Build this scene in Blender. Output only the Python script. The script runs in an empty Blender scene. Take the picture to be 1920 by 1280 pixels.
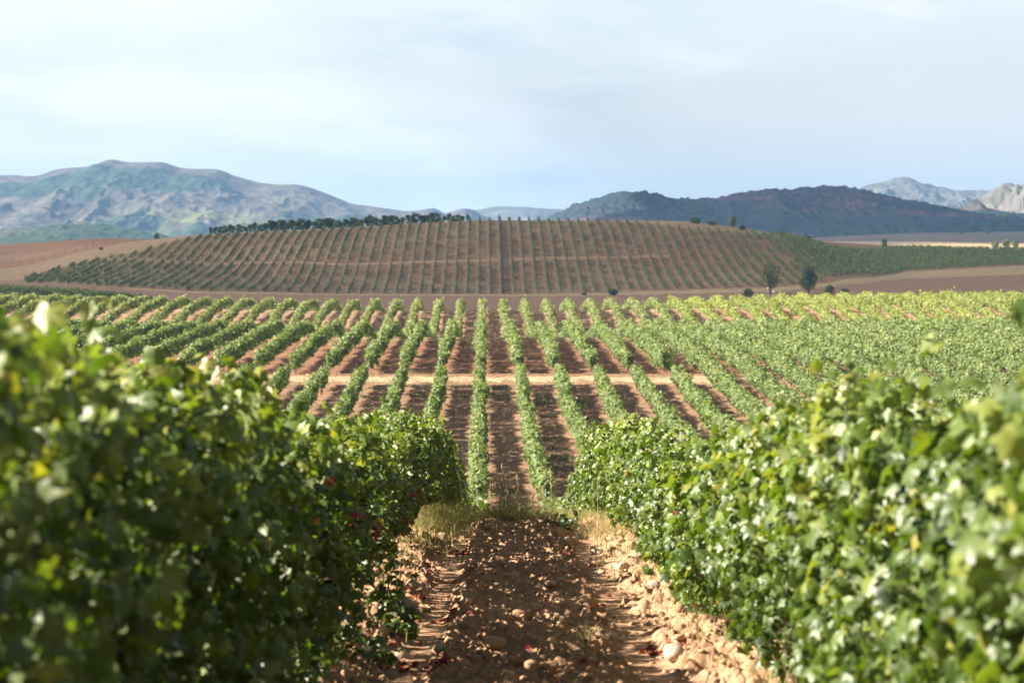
import bpy, math, random
import numpy as np
from math import radians, sin, cos, pi

SC = bpy.context.scene
COL = SC.collection
F = 4533.0            # focal length in photo pixels (85 mm on a 36 mm sensor, 1920 px wide)
YH = 455.0            # image row of the horizon in the photo
ZC = 2.0              # camera height (world)
# ------------------------------------------------------------------ camera
cam = bpy.data.cameras.new("camera")
cam.lens = 85.0; cam.sensor_width = 36.0; cam.sensor_fit = 'HORIZONTAL'
cam.clip_start = 0.1; cam.clip_end = 40000
cam.dof.use_dof = True; cam.dof.focus_distance = 33.0; cam.dof.aperture_fstop = 3.8
cam.dof.aperture_blades = 0
camo = bpy.data.objects.new("camera", cam); COL.objects.link(camo)
camo.location = (0, 0, ZC)
camo.rotation_euler = (radians(90) - math.atan((640 - YH) / F), 0, 0)
SC.camera = camo
# ------------------------------------------------------------------ sun, sky, exposure
SUN_EL = 33.0; SUN_AZ = 6.0        # elevation; degrees behind "straight from the left"
sd = np.array([-cos(radians(SUN_EL)) * cos(radians(SUN_AZ)), -cos(radians(SUN_EL)) * sin(radians(SUN_AZ)), sin(radians(SUN_EL))])
sun = bpy.data.lights.new("sun", 'SUN'); sun.energy = 5.0; sun.angle = radians(0.53); sun.color = (1.0, 0.91, 0.77)
suno = bpy.data.objects.new("sun", sun); COL.objects.link(suno)
from mathutils import Vector
suno.rotation_euler = Vector(sd).to_track_quat('Z', 'Y').to_euler()
suno.location = (-30, 0, 30)
SC.view_settings.view_transform = 'Standard'; SC.view_settings.look = 'None'
SC.view_settings.exposure = 1.85; SC.view_settings.gamma = 1.0; SC.view_settings.use_curve_mapping = False
SC.render.film_transparent = False
SC.cycles.use_denoising = True
SC.cycles.max_bounces = 8; SC.cycles.diffuse_bounces = 2; SC.cycles.volume_bounces = 0
SC.cycles.transparent_max_bounces = 8
SC.cycles.sample_clamp_indirect = 4.0


class NT:
    """small node-tree helper"""
    def __init__(s, tree):
        s.t = tree; s.n = tree.nodes; s.l = tree.links
        s.n.clear()
    def node(s, typ, **kw):
        n = s.n.new(typ)
        for k, v in kw.items():
            if k.startswith('i_'):
                n.inputs[k[2:].replace('_', ' ')].default_value = v
            else:
                setattr(n, k, v)
        return n
    def link(s, a, b): s.l.new(a, b)
    def sock(s, v, inp):
        if isinstance(v, bpy.types.NodeSocket): s.l.new(v, inp)
        else: inp.default_value = v
    def math(s, op, a, b=0.0, c=0.0, clamp=False):
        n = s.n.new('ShaderNodeMath'); n.operation = op; n.use_clamp = clamp
        s.sock(a, n.inputs[0]); s.sock(b, n.inputs[1]); s.sock(c, n.inputs[2])
        return n.outputs[0]
    def rng(s, v, a, b, c=0.0, d=1.0, smooth=False):
        n = s.n.new('ShaderNodeMapRange'); n.clamp = True
        if smooth: n.interpolation_type = 'SMOOTHSTEP'
        s.sock(v, n.inputs['Value'])
        n.inputs['From Min'].default_value = a; n.inputs['From Max'].default_value = b
        n.inputs['To Min'].default_value = c; n.inputs['To Max'].default_value = d
        return n.outputs['Result']
    def mix(s, f, a, b, blend='MIX'):
        n = s.n.new('ShaderNodeMix'); n.data_type = 'RGBA'; n.blend_type = blend
        s.sock(f, n.inputs[0])
        for v, i in ((a, 6), (b, 7)):
            if isinstance(v, tuple): n.inputs[i].default_value = (*v[:3], 1)
            else: s.l.new(v, n.inputs[i])
        return n.outputs[2]
    def noise(s, vec, scale, detail=4.0, rough=0.55, dist=0.0):
        n = s.n.new('ShaderNodeTexNoise'); n.inputs['Scale'].default_value = scale
        n.inputs['Detail'].default_value = detail; n.inputs['Roughness'].default_value = rough
        n.inputs['Distortion'].default_value = dist
        if vec is not None: s.l.new(vec, n.inputs['Vector'])
        return n.outputs['Fac']
    def mapping(s, vec, scale=(1, 1, 1), loc=(0, 0, 0), rot=(0, 0, 0)):
        n = s.n.new('ShaderNodeMapping'); n.inputs['Scale'].default_value = scale
        n.inputs['Location'].default_value = loc; n.inputs['Rotation'].default_value = rot
        s.l.new(vec, n.inputs['Vector'])
        return n.outputs['Vector']
    def ramp(s, fac, stops):
        n = s.n.new('ShaderNodeValToRGB'); cr = n.color_ramp
        while len(cr.elements) < len(stops): cr.elements.new(0.5)
        for e, (p, c) in zip(cr.elements, stops):
            e.position = p; e.color = (*c, 1)
        s.l.new(fac, n.inputs['Fac'])
        return n.outputs['Color']


# ---- sky: Nishita plus bright low cloud banks (by world direction)
world = bpy.data.worlds.new("World"); SC.world = world; world.use_nodes = True
w = NT(world.node_tree)
sky = w.node('ShaderNodeTexSky', sky_type='NISHITA', sun_disc=False)
sky.sun_elevation = radians(SUN_EL); sky.sun_rotation = radians(-90 - SUN_AZ)
sky.altitude = 600; sky.air_density = 1.0; sky.dust_density = 1.0; sky.ozone_density = 2.0
bgs = w.node('ShaderNodeBackground'); bgs.inputs['Strength'].default_value = 0.05
tc = w.node('ShaderNodeTexCoord')
sep = w.node('ShaderNodeSeparateXYZ'); w.link(tc.outputs['Generated'], sep.inputs[0])
X, Z = sep.outputs['X'], sep.outputs['Z']
mv = w.mapping(tc.outputs['Generated'], scale=(1, 1, 3.6), loc=(0.35, 0.2, 0.4))
n1 = w.noise(mv, 5.5, 6, 0.52, 0.35)
mv2 = w.mapping(tc.outputs['Generated'], scale=(1, 1, 5.0), loc=(1.7, 0.9, 0.1))
n2 = w.noise(mv2, 11.0, 6, 0.55, 0.6)
# whiteness: stronger to the left (towards the sun) and low, veils elsewhere
left = w.rng(X, 0.02, -0.24, 0.0, 1.0, True)
lowleft = w.math('MULTIPLY', left, w.rng(Z, 0.085, 0.03, 0.35, 1.0))
f1 = w.math('ADD', w.math('MULTIPLY', w.rng(n1, 0.42, 0.60), 0.55), w.math('MULTIPLY', lowleft, 0.75))
f1 = w.math('ADD', f1, w.math('MULTIPLY', w.rng(n2, 0.50, 0.66), 0.34), clamp=True)
# one smooth grey-lavender sheet on the right with a soft slanted edge
edge = w.math('ADD', w.math('SUBTRACT', w.math('MULTIPLY', X, 0.22), Z), w.math('MULTIPLY', n2, 0.02))
sheet = w.math('MULTIPLY', w.rng(edge, -0.044, -0.037, 0.0, 1.0, True), w.rng(X, 0.0, 0.10, 0.0, 1.0, True))
base = w.mix(w.rng(Z, 0.0, 0.10), (0.415, 0.46, 0.47), (0.41, 0.475, 0.515))
colr = w.mix(f1, base, (0.585, 0.595, 0.61))
colr = w.mix(w.math('MULTIPLY', sheet, 0.75), colr, (0.475, 0.50, 0.505))
bgc = w.node('ShaderNodeBackground'); bgc.inputs['Strength'].default_value = 0.545
w.link(colr, bgc.inputs['Color'])
hi = w.noise(w.mapping(tc.outputs['Generated'], scale=(1, 1, 2.2)), 2.4, 5, 0.55, 0.4)
w.link(w.mix(w.rng(hi, 0.30, 0.62, 0.55, 0.95), sky.outputs[0], (1.15, 1.08, 1.0)), bgs.inputs['Color'])
lowmask = w.rng(Z, 0.17, 0.103, 0.0, 1.0, True)
ms = w.node('ShaderNodeMixShader'); w.link(w.math('MULTIPLY', lowmask, w.rng(sep.outputs['Y'], -0.5, 0.4, 0.35, 1.0)), ms.inputs[0])
w.link(bgs.outputs[0], ms.inputs[1]); w.link(bgc.outputs[0], ms.inputs[2])
ow = w.node('ShaderNodeOutputWorld'); w.link(ms.outputs[0], ow.inputs['Surface'])

# ------------------------------------------------------------------ helpers
def tag(o, label=None, cat=None, group=None, kind=None):
    if label: o['label'] = label
    if cat: o['category'] = cat
    if group: o['group'] = group
    if kind: o['kind'] = kind
    return o

def empty(name, loc, label, cat, group=None, rz=0.0):
    o = bpy.data.objects.new(name, None); COL.objects.link(o)
    o.empty_display_size = 0.3
    o.location = loc; o.rotation_euler = (0, 0, rz)
    return tag(o, label, cat, group)

def mesh_from(name, verts, faces, smooth=False, attrs=None):
    """faces: int array (n,k) all of one size k (or a list of such arrays)"""
    me = bpy.data.meshes.new(name)
    verts = np.asarray(verts, dtype=np.float32)
    fl = faces if isinstance(faces, list) else [faces]
    fl = [np.asarray(f, dtype=np.int32) for f in fl if len(f)]
    me.vertices.add(len(verts)); me.vertices.foreach_set('co', verts.ravel())
    loops = np.concatenate([f.ravel() for f in fl])
    tot = np.concatenate([np.full(len(f), f.shape[1], dtype=np.int32) for f in fl])
    start = np.concatenate([[0], np.cumsum(tot)[:-1]]).astype(np.int32)
    me.loops.add(len(loops)); me.loops.foreach_set('vertex_index', loops)
    me.polygons.add(len(tot)); me.polygons.foreach_set('loop_start', start)
    if smooth: me.polygons.foreach_set('use_smooth', np.ones(len(tot), dtype=bool))
    for an, (dom, typ, data) in (attrs or {}).items():
        a = me.attributes.new(an, typ, dom)
        if typ == 'FLOAT': a.data.foreach_set('value', np.asarray(data, dtype=np.float32))
        else:
            d = np.ones((len(data), 4), dtype=np.float32); d[:, :3] = data
            a.data.foreach_set('color', d.ravel())
    me.update(calc_edges=True)
    return me

def link(name, me, mat, parent=None):
    o = bpy.data.objects.new(name, me); COL.objects.link(o)
    if mat is not None and not me.materials: me.materials.append(mat)
    if parent is not None: o.parent = parent
    return o

# value noise ---------------------------------------------------------------
def _h(ix, iy, iz, seed):
    h = (ix.astype(np.int64) * 374761393 + iy.astype(np.int64) * 668265263 + iz.astype(np.int64) * 2147483647 + seed * 1274126177) & 0xFFFFFFFF
    h = ((h ^ (h >> 13)) * 1274126177) & 0xFFFFFFFF
    h = (h ^ (h >> 16)) & 0xFFFFFF
    return h / float(0xFFFFFF)

def vnoise(x, y, seed=0):
    x = np.asarray(x, dtype=float); y = np.asarray(y, dtype=float)
    x, y = np.broadcast_arrays(x, y)
    ix = np.floor(x); iy = np.floor(y); fx = x - ix; fy = y - iy
    fx = fx * fx * (3 - 2 * fx); fy = fy * fy * (3 - 2 * fy)
    z = np.zeros_like(ix)
    a = _h(ix, iy, z, seed); b = _h(ix + 1, iy, z, seed); c = _h(ix, iy + 1, z, seed); d = _h(ix + 1, iy + 1, z, seed)
    return (a * (1 - fx) + b * fx) * (1 - fy) + (c * (1 - fx) + d * fx) * fy

def fbm(x, y, oct=4, seed=0, gain=0.5, lac=2.03):
    s = 0; a = 1; t = 0
    for i in range(oct):
        s = s + a * vnoise(x, y, seed + i * 17); t += a; a *= gain; x = x * lac + 3.1; y = y * lac + 7.7
    return s / t          # 0..1

def ridged(x, y, oct=5, seed=0):
    s = 0; a = 1; t = 0
    for i in range(oct):
        n = 1 - np.abs(2 * vnoise(x, y, seed + i * 31) - 1)
        s = s + a * n * n; t += a; a *= 0.5; x = x * 2.07 + 1.3; y = y * 2.07 + 5.1
    return s / t

def pchip(xs, ys, x):
    xs = np.asarray(xs, float); ys = np.asarray(ys, float)
    h = np.diff(xs); d = np.diff(ys) / h
    m = np.zeros_like(ys); m[0] = d[0]; m[-1] = d[-1]
    for i in range(1, len(xs) - 1):
        if d[i - 1] * d[i] > 0:
            w1 = 2 * h[i] + h[i - 1]; w2 = h[i] + 2 * h[i - 1]
            m[i] = (w1 + w2) / (w1 / d[i - 1] + w2 / d[i])
    x = np.clip(x, xs[0], xs[-1])
    k = np.clip(np.searchsorted(xs, x) - 1, 0, len(h) - 1)
    t = (x - xs[k]) / h[k]
    return ((1 + 2 * t) * (1 - t) ** 2 * ys[k] + t * (1 - t) ** 2 * h[k] * m[k]
            + t * t * (3 - 2 * t) * ys[k + 1] + t * t * (t - 1) * h[k] * m[k + 1])

# ------------------------------------------------------------------ terrain: depth below eye level against distance, per bearing
NEAR = [(1.5, 1.84), (3, 1.86), (5, 1.90), (7, 1.97), (10, 2.22), (16.4, 2.88), (25, 3.46), (34, 4.05), (38, 4.45), (45, 5.5),
        (60, 7.9), (80, 10.3), (100, 11.9), (115, 12.35), (145, 12.25), (170, 11.65), (185, 11.0), (192, 10.6)]
MIDY = {  # distance, photo row of the bare ground
    -400: [(215, 664), (247, 629), (265, 632), (285, 628), (305, 610), (325, 584), (340, 573), (360, 577), (390, 580), (430, 572), (470, 560), (560, 546), (620, 533), (680, 520), (740, 505), (800, 490), (860, 475), (920, 463), (960, 459), (1000, 458), (1100, 462), (1500, 464)],
    0:    [(215, 664), (247, 629), (265, 632), (285, 628), (305, 610), (325, 584), (340, 573), (360, 577), (390, 580), (430, 571), (470, 560), (560, 546), (620, 533), (680, 520), (740, 505), (800, 490), (860, 475), (920, 463), (960, 459), (1000, 458), (1100, 462), (1500, 464)],
    200:  [(215, 666), (247, 631), (265, 634), (285, 630), (305, 613), (325, 587), (340, 576), (360, 580), (390, 584), (430, 576), (470, 567), (560, 552), (600, 540), (640, 522), (680, 502), (710, 486), (730, 475), (760, 466), (820, 456), (900, 449), (960, 447), (1050, 450), (1500, 462)],
    380:  [(215, 667), (247, 632), (265, 636), (285, 632), (305, 615), (325, 590), (340, 579), (360, 584), (390, 588), (430, 582), (470, 571), (560, 556), (590, 548), (620, 535), (650, 518), (680, 500), (700, 487), (720, 470), (740, 455), (755, 446), (770, 441), (785, 440), (800, 442), (850, 450), (1500, 460)],
    640:  [(215, 668), (247, 633), (265, 637), (285, 634), (305, 617), (325, 593), (340, 583), (360, 588), (390, 594), (430, 587), (470, 576), (560, 561), (600, 553), (615, 550), (635, 535), (655, 511), (675, 487), (700, 460), (716, 446), (735, 435), (750, 429), (765, 427), (780, 429), (850, 450), (1500, 465)],
    950:  [(215, 668), (247, 633), (265, 637), (285, 634), (305, 617), (325, 593), (340, 583), (360, 588), (390, 594), (430, 588), (470, 579), (540, 567), (600, 556), (618, 551), (640, 532), (660, 503), (680, 475), (700, 450), (716, 433), (730, 422), (745, 415.5), (760, 413), (775, 414), (800, 422), (850, 442), (1000, 468), (1500, 467)],
    1250: [(215, 668), (247, 633), (265, 637), (285, 634), (305, 616), (325, 590), (340, 579), (360, 584), (390, 590), (430, 585), (470, 577), (560, 561), (610, 549), (630, 539), (660, 512), (690, 478), (715, 449), (735, 429), (750, 418), (765, 414), (780, 415), (830, 427), (1000, 455), (1500, 458)],
    1450: [(215, 666), (247, 631), (265, 635), (285, 632), (305, 614), (325, 586), (340, 574), (360, 580), (390, 586), (430, 580), (470, 572), (560, 556), (600, 545), (620, 538), (650, 518), (680, 495), (710, 471), (735, 452), (760, 441), (780, 437), (800, 438), (850, 443), (1000, 452), (1500, 455), (2600, 450)],
    1700: [(215, 665), (247, 630), (265, 633), (285, 629), (305, 611), (325, 583), (340, 570), (360, 575), (390, 581), (430, 575), (470, 567), (540, 552), (600, 540), (660, 529), (720, 519), (760, 511), (790, 505), (830, 493), (870, 480), (910, 469), (940, 463), (960, 461), (1000, 461.5), (1200, 461), (1500, 457), (2000, 448), (2500, 441), (3000, 438), (3300, 439)],
    1920: [(215, 664), (247, 629), (265, 632), (285, 628), (305, 610), (325, 582), (340, 568), (360, 573), (390, 579), (430, 573), (470, 566), (540, 551), (600, 538), (660, 526), (720, 516), (770, 507), (800, 500), (840, 490), (880, 480), (920, 472), (950, 469), (1000, 468), (1300, 463), (1700, 456), (2100, 448), (2600, 439), (3000, 435), (3300, 435)],
}
DIP = {265: 14, 285: 20, 305: 12, 325: 2, 360: 15, 390: 17, 430: 8}
for _u in MIDY: MIDY[_u] = [(d_, y_ + DIP.get(d_, 0)) for d_, y_ in MIDY[_u]]
MIDY[2400] = MIDY[1920]; MIDY[-1500] = MIDY[-400]; MIDY[3600] = MIDY[1920]
UC = sorted(MIDY)
LD = np.linspace(math.log(1.5), math.log(14000), 1800)
_tab = []
for u in UC:
    pts = list(NEAR) + [(d, (y - YH) / F * d) for d, y in MIDY[u]]
    pts += [(6000, 14.0), (14000, 20.0)]
    _tab.append(pchip([math.log(p[0]) for p in pts], [p[1] for p in pts], LD))
TAB = np.array(_tab)
UG = np.arange(-1500, 3601, 10.0)
TABU = np.stack([np.array([0.0])] * 0 + [pchip(UC, TAB[:, j], UG) for j in range(TAB.shape[1])], axis=1)   # (nu, nd)

def terr(x, y):
    """ground height at world x, y"""
    x = np.asarray(x, float); y = np.asarray(y, float)
    x, y = np.broadcast_arrays(x, y)
    yy = np.maximum(y, 1.5)
    u = np.clip(960 + F * x / np.maximum(yy, 6.0), -1499, 3599)
    fi = (u + 1500) / 10.0; i = np.clip(fi.astype(int), 0, len(UG) - 2); fu = fi - i
    fj = (np.log(yy) - LD[0]) / (LD[1] - LD[0]); j = np.clip(fj.astype(int), 0, len(LD) - 2); fd = np.clip(fj - j, 0, 1)
    a = TABU[i, j] * (1 - fu) + TABU[i + 1, j] * fu
    b = TABU[i, j + 1] * (1 - fu) + TABU[i + 1, j + 1] * fu
    h = a * (1 - fd) + b * fd
    big = 1.2 * (fbm(x / 260, y / 260, 3, 5) - 0.5) * np.clip((y - 900) / 600, 0, 1)
    return ZC - h + big

def T1(x, y): return float(terr(np.array([x]), np.array([y]))[0])
def at(px, d, dz=0.0):
    x = (px - 960) / F * d
    return (x, d, T1(x, d) + dz)

PXI = lambda tab, px: np.interp(px, [t[0] for t in tab], [t[1] for t in tab])
HB = [(-200, 640), (60, 628), (200, 606), (380, 594), (640, 613), (950, 617), (1250, 622), (1450, 620), (1560, 640), (1640, 690), (1700, 775), (1920, 812), (2200, 812)]      # foot of the vines on the far hill
HV0 = [(-200, 640), (200, 602), (380, 584), (640, 602), (950, 605), (1250, 600), (1450, 596), (1560, 620), (1640, 648), (1700, 702), (1920, 727), (2200, 727)]   # dry verge, near edge
HT = [(40, 652), (60, 672), (120, 700), (200, 714), (250, 722), (300, 742), (380, 763), (640, 752), (950, 752), (1170, 749), (1280, 736), (1400, 742), (1450, 742)]  # top of the vines
PATH = [(190, 709), (250, 706), (380, 690), (640, 667), (950, 671), (1100, 678), (1250, 688)]       # track across the hill

# ------------------------------------------------------------------ materials
def new_mat(name):
    m = bpy.data.materials.new(name); m.use_nodes = True
    t = NT(m.node_tree)
    out = t.node('ShaderNodeOutputMaterial')
    return m, t, out

def soil_material(name, use_attr=True, color=(0.3, 0.2, 0.13), bump=0.5, near=False):
    m, t, out = new_mat(name)
    b = t.node('ShaderNodeBsdfPrincipled'); b.inputs['Roughness'].default_value = 0.95
    b.inputs['Specular IOR Level'].default_value = 0.1
    geo = t.node('ShaderNodeNewGeometry'); P = geo.outputs['Position']
    if use_attr:
        a = t.node('ShaderNodeAttribute', attribute_name='soil'); c = a.outputs['Color']
    else:
        rgb = t.node('ShaderNodeRGB'); rgb.outputs[0].default_value = (*color, 1); c = rgb.outputs[0]
    nA = t.noise(P, 0.35, 5, 0.6); nB = t.noise(P, 3.0, 6, 0.65); nC = t.noise(P, 14.0, 4, 0.6)
    k = t.math('MULTIPLY', t.rng(nA, 0.3, 0.7, 0.78, 1.2), t.rng(nB, 0.3, 0.72, 0.66, 1.28))
    k = t.math('MULTIPLY', k, t.rng(nC, 0.3, 0.7, 0.82, 1.16))
    cc = t.node('ShaderNodeCombineColor')
    for i in range(3): t.link(k, cc.inputs[i])
    c2 = t.mix(1.0, c, cc.outputs[0], 'MULTIPLY')
    if near:   # pale and reddish crumbs
        c2 = t.mix(t.rng(t.noise(P, 26, 3, 0.6), 0.58, 0.75), c2, (0.52, 0.36, 0.24))
        c2 = t.mix(t.rng(t.noise(P, 6, 4, 0.6), 0.55, 0.8, 0, 0.5), c2, (0.26, 0.12, 0.07))
    t.link(c2, b.inputs['Base Color'])
    bp = t.node('ShaderNodeBump'); bp.inputs['Strength'].default_value = bump; bp.inputs['Distance'].default_value = 0.12 if not near else 0.02
    hb = t.noise(P, 4.0 if not near else 45.0, 5, 0.65)
    t.link(hb, bp.inputs['Height']); t.link(bp.outputs[0], b.inputs['Normal'])
    t.link(b.outputs[0], out.inputs['Surface'])
    return m

def leaf_material(name, stops, trans=0.35, rough=0.42, spec=0.5, back=(1.15, 1.2, 0.7), coat=0.0):
    m, t, out = new_mat(name)
    a = t.node('ShaderNodeAttribute', attribute_name='tint')
    c = t.ramp(a.outputs['Fac'], stops)
    geo = t.node('ShaderNodeNewGeometry')
    # paler, greyer underside
    und = t.mix(0.55, c, (0.20, 0.23, 0.12))
    c1 = t.mix(geo.outputs['Backfacing'], c, und)
    b = t.node('ShaderNodeBsdfPrincipled'); b.inputs['Roughness'].default_value = rough
    b.inputs['Specular IOR Level'].default_value = spec
    t.link(c1, b.inputs['Base Color'])
    b.inputs['Coat Weight'].default_value = coat; b.inputs['Coat Roughness'].default_value = 0.58; b.inputs['Coat IOR'].default_value = 1.7
    tr = t.node('ShaderNodeBsdfTranslucent')
    t.link(t.mix(1.0, c, (back[0], back[1], back[2]), 'MULTIPLY'), tr.inputs['Color'])
    mx = t.node('ShaderNodeMixShader'); mx.inputs[0].default_value = trans
    t.link(b.outputs[0], mx.inputs[1]); t.link(tr.outputs[0], mx.inputs[2])
    t.link(mx.outputs[0], out.inputs['Surface'])
    return m

def plain(name, col, rough=0.9, spec=0.2, metal=0.0, nscale=8.0, amp=0.35, bump=0.3, bdist=0.02):
    m, t, out = new_mat(name)
    tcn = t.node('ShaderNodeTexCoord'); P = tcn.outputs['Object']
    n = t.noise(P, nscale, 5, 0.6)
    dark = tuple(c * (1 - amp) for c in col); lite = tuple(min(1, c * (1 + amp)) for c in col)
    b = t.node('ShaderNodeBsdfPrincipled'); b.inputs['Roughness'].default_value = rough
    b.inputs['Specular IOR Level'].default_value = spec; b.inputs['Metallic'].default_value = metal
    t.link(t.mix(t.rng(n, 0.3, 0.7), dark, lite), b.inputs['Base Color'])
    bp = t.node('ShaderNodeBump'); bp.inputs['Strength'].default_value = bump; bp.inputs['Distance'].default_value = bdist
    t.link(t.noise(P, nscale * 3, 4, 0.6), bp.inputs['Height']); t.link(bp.outputs[0], b.inputs['Normal'])
    t.link(b.outputs[0], out.inputs['Surface'])
    return m

def attr_mat(name, attr='tint', stops=None, rough=0.95, trans=0.0, spec=0.2):
    m, t, out = new_mat(name)
    a = t.node('ShaderNodeAttribute', attribute_name=attr)
    c = t.ramp(a.outputs['Fac'], stops) if stops else a.outputs['Color']
    b = t.node('ShaderNodeBsdfPrincipled'); b.inputs['Roughness'].default_value = rough
    b.inputs['Specular IOR Level'].default_value = spec
    t.link(c, b.inputs['Base Color'])
    if trans:
        tr = t.node('ShaderNodeBsdfTranslucent'); t.link(c, tr.inputs['Color'])
        mx = t.node('ShaderNodeMixShader'); mx.inputs[0].default_value = trans
        t.link(b.outputs[0], mx.inputs[1]); t.link(tr.outputs[0], mx.inputs[2]); t.link(mx.outputs[0], out.inputs['Surface'])
    else: t.link(b.outputs[0], out.inputs['Surface'])
    return m

M = {}
M['soil'] = soil_material('soil', True, bump=0.6)
M['lane'] = soil_material('tilled_soil', False, (0.40, 0.24, 0.143), 0.7, near=True)
M['track'] = soil_material('dry_track', False, (0.40, 0.30, 0.185), 0.4)
M['hilltrack'] = soil_material('hill_track_soil', False, (0.34, 0.22, 0.14), 0.4)
M['verge'] = soil_material('dry_verge', False, (0.36, 0.28, 0.16), 0.5)
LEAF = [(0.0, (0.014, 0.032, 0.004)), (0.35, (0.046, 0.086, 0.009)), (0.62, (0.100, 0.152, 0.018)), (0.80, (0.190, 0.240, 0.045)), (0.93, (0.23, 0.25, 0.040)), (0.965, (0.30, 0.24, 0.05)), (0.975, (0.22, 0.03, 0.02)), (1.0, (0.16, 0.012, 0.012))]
M['leaf'] = leaf_material('vine_leaf', LEAF, 0.32, 0.48, 0.78, (1.9, 1.95, 0.45))
M['leaf_mid'] = leaf_material('vine_leaf_mid', [(0.0, (0.036, 0.068, 0.012)), (0.4, (0.098, 0.172, 0.020)), (0.75, (0.175, 0.25, 0.034)), (1.0, (0.30, 0.33, 0.075))], 0.30, 0.55, 0.4)
M['leaf_back'] = leaf_material('vine_leaf_light', [(0.0, (0.070, 0.098, 0.020)), (0.4, (0.165, 0.210, 0.036)), (0.75, (0.26, 0.30, 0.056)), (1.0, (0.36, 0.37, 0.09))], 0.30, 0.55, 0.4)
M['leaf_yellow'] = leaf_material('vine_leaf_yellowing', [(0.0, (0.09, 0.12, 0.014)), (0.4, (0.23, 0.28, 0.024)), (0.75, (0.33, 0.37, 0.034)), (1.0, (0.45, 0.44, 0.06))], 0.32, 0.55, 0.4)
M['leaf_hill'] = leaf_material('vine_leaf_dark', [(0.0, (0.040, 0.085, 0.022)), (0.5, (0.090, 0.165, 0.046)), (1.0, (0.15, 0.23, 0.065))], 0.25, 0.6, 0.25)
M['sleeve'] = plain('netting', (0.12, 0.127, 0.142), 0.8)
M['bark'] = plain('vine_bark', (0.10, 0.065, 0.045), 0.95, 0.1, nscale=30, amp=0.5, bump=0.8)
M['post'] = plain('galvanised_post', (0.10, 0.105, 0.115), 0.6, 0.4, 0.2, nscale=20, amp=0.2)
M['wire'] = plain('wire', (0.3, 0.3, 0.3), 0.4, 0.5, 0.8)
M['stone'] = plain('stone', (0.42, 0.33, 0.25), 0.9, 0.2, nscale=12, amp=0.25, bump=0.5)
M['clod'] = attr_mat('clods', 'tint', [(0.0, (0.27, 0.15, 0.085)), (0.5, (0.40, 0.245, 0.148)), (1.0, (0.52, 0.355, 0.235))])
M['grass'] = attr_mat('dry_grass', 'tint', [(0.0, (0.16, 0.19, 0.05)), (0.4, (0.32, 0.31, 0.10)), (0.75, (0.46, 0.38, 0.18)), (1.0, (0.55, 0.46, 0.28))], 0.8, 0.35)
M['weed'] = attr_mat('green_weed', 'tint', [(0.0, (0.05, 0.10, 0.03)), (0.6, (0.12, 0.18, 0.05)), (1.0, (0.25, 0.27, 0.10))], 0.7, 0.35)
M['fallen'] = attr_mat('fallen_leaf', 'tint', [(0.0, (0.16, 0.02, 0.02)), (0.6, (0.30, 0.05, 0.035)), (1.0, (0.35, 0.14, 0.06))], 0.7, 0.2)
M['grape'] = plain('grape_skin', (0.035, 0.015, 0.045), 0.35, 0.6, amp=0.4)
M['pine'] = leaf_material('pine_needles', [(0.0, (0.024, 0.055, 0.016)), (0.6, (0.058, 0.115, 0.032)), (1.0, (0.10, 0.16, 0.045))], 0.12, 0.7, 0.2)
M['tree_olive'] = leaf_material('olive_tree_leaf', [(0.0, (0.10, 0.12, 0.035)), (0.6, (0.21, 0.21, 0.07)), (1.0, (0.32, 0.29, 0.12))], 0.25, 0.6, 0.2)
M['tree_green'] = leaf_material('green_tree_leaf', [(0.0, (0.022, 0.06, 0.02)), (0.6, (0.05, 0.12, 0.04)), (1.0, (0.09, 0.16, 0.055))], 0.2, 0.6, 0.2)
M['white'] = plain('white_paint', (0.75, 0.75, 0.75), 0.6, amp=0.08)

# ------------------------------------------------------------------ ground sheet
rows = [-30, -15, -5, 0, 1.5, 3]
d = 3.0
while d < 13500:
    if d < 45: s = 0.6
    elif d < 180: s = 1.6
    elif d < 900: s = 2.2
    else: s = d * 0.02
    d += s; rows.append(d)
rows = np.array(rows)
tt = np.concatenate([np.linspace(-1.3, -0.3, 30)[:-1], np.linspace(-0.3, 0.3, 300), np.linspace(0.3, 1.3, 30)[1:]])
YY, TT = np.meshgrid(rows, tt, indexing='ij')
XX = TT * (YY + 45.0)
ZZ = terr(XX, YY)
PX = 960 + F * XX / np.maximum(YY, 6.0)
# albedo of the different soils and grasses, with ragged borders
jit = (fbm(XX / 9, YY / 9, 4, 3) - 0.5)
soil = np.empty(XX.shape + (3,)); soil[:] = (0.28, 0.17, 0.105)
def paint(mask, c, k=1.0):
    mk = np.clip(mask, 0, 1)[..., None] * k
    soil[:] = soil * (1 - mk) + np.array(c) * mk
sm = lambda e0, e1, v: (lambda t: t * t * (3 - 2 * t))(np.clip((v - e0) / (e1 - e0), 0, 1))
paint(sm(190, 196, YY), (0.25, 0.13, 0.08))                       # redder soil beyond the track
paint(sm(236, 246, YY + 6 * jit) * (1 - sm(252, 266, YY)), (0.42, 0.29, 0.17), 0.7)   # dry grass over the rise
paint(sm(290, 310, YY), (0.33, 0.205, 0.135))
paint(sm(330, 338, YY + 6 * jit) * (1 - sm(345, 352, YY)), (0.42, 0.30, 0.18), 0.7)
paint(sm(372, 378, YY), (0.26, 0.165, 0.115))                       # bare field in the hollow
hb = PXI(HB, PX); hv = PXI(HV0, PX)
far = sm(-3, 3, YY - hb + 6 * jit)
paint(far, (0.262, 0.180, 0.112))                                     # soil of the far hill
ht = PXI(HT, PX)
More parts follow.
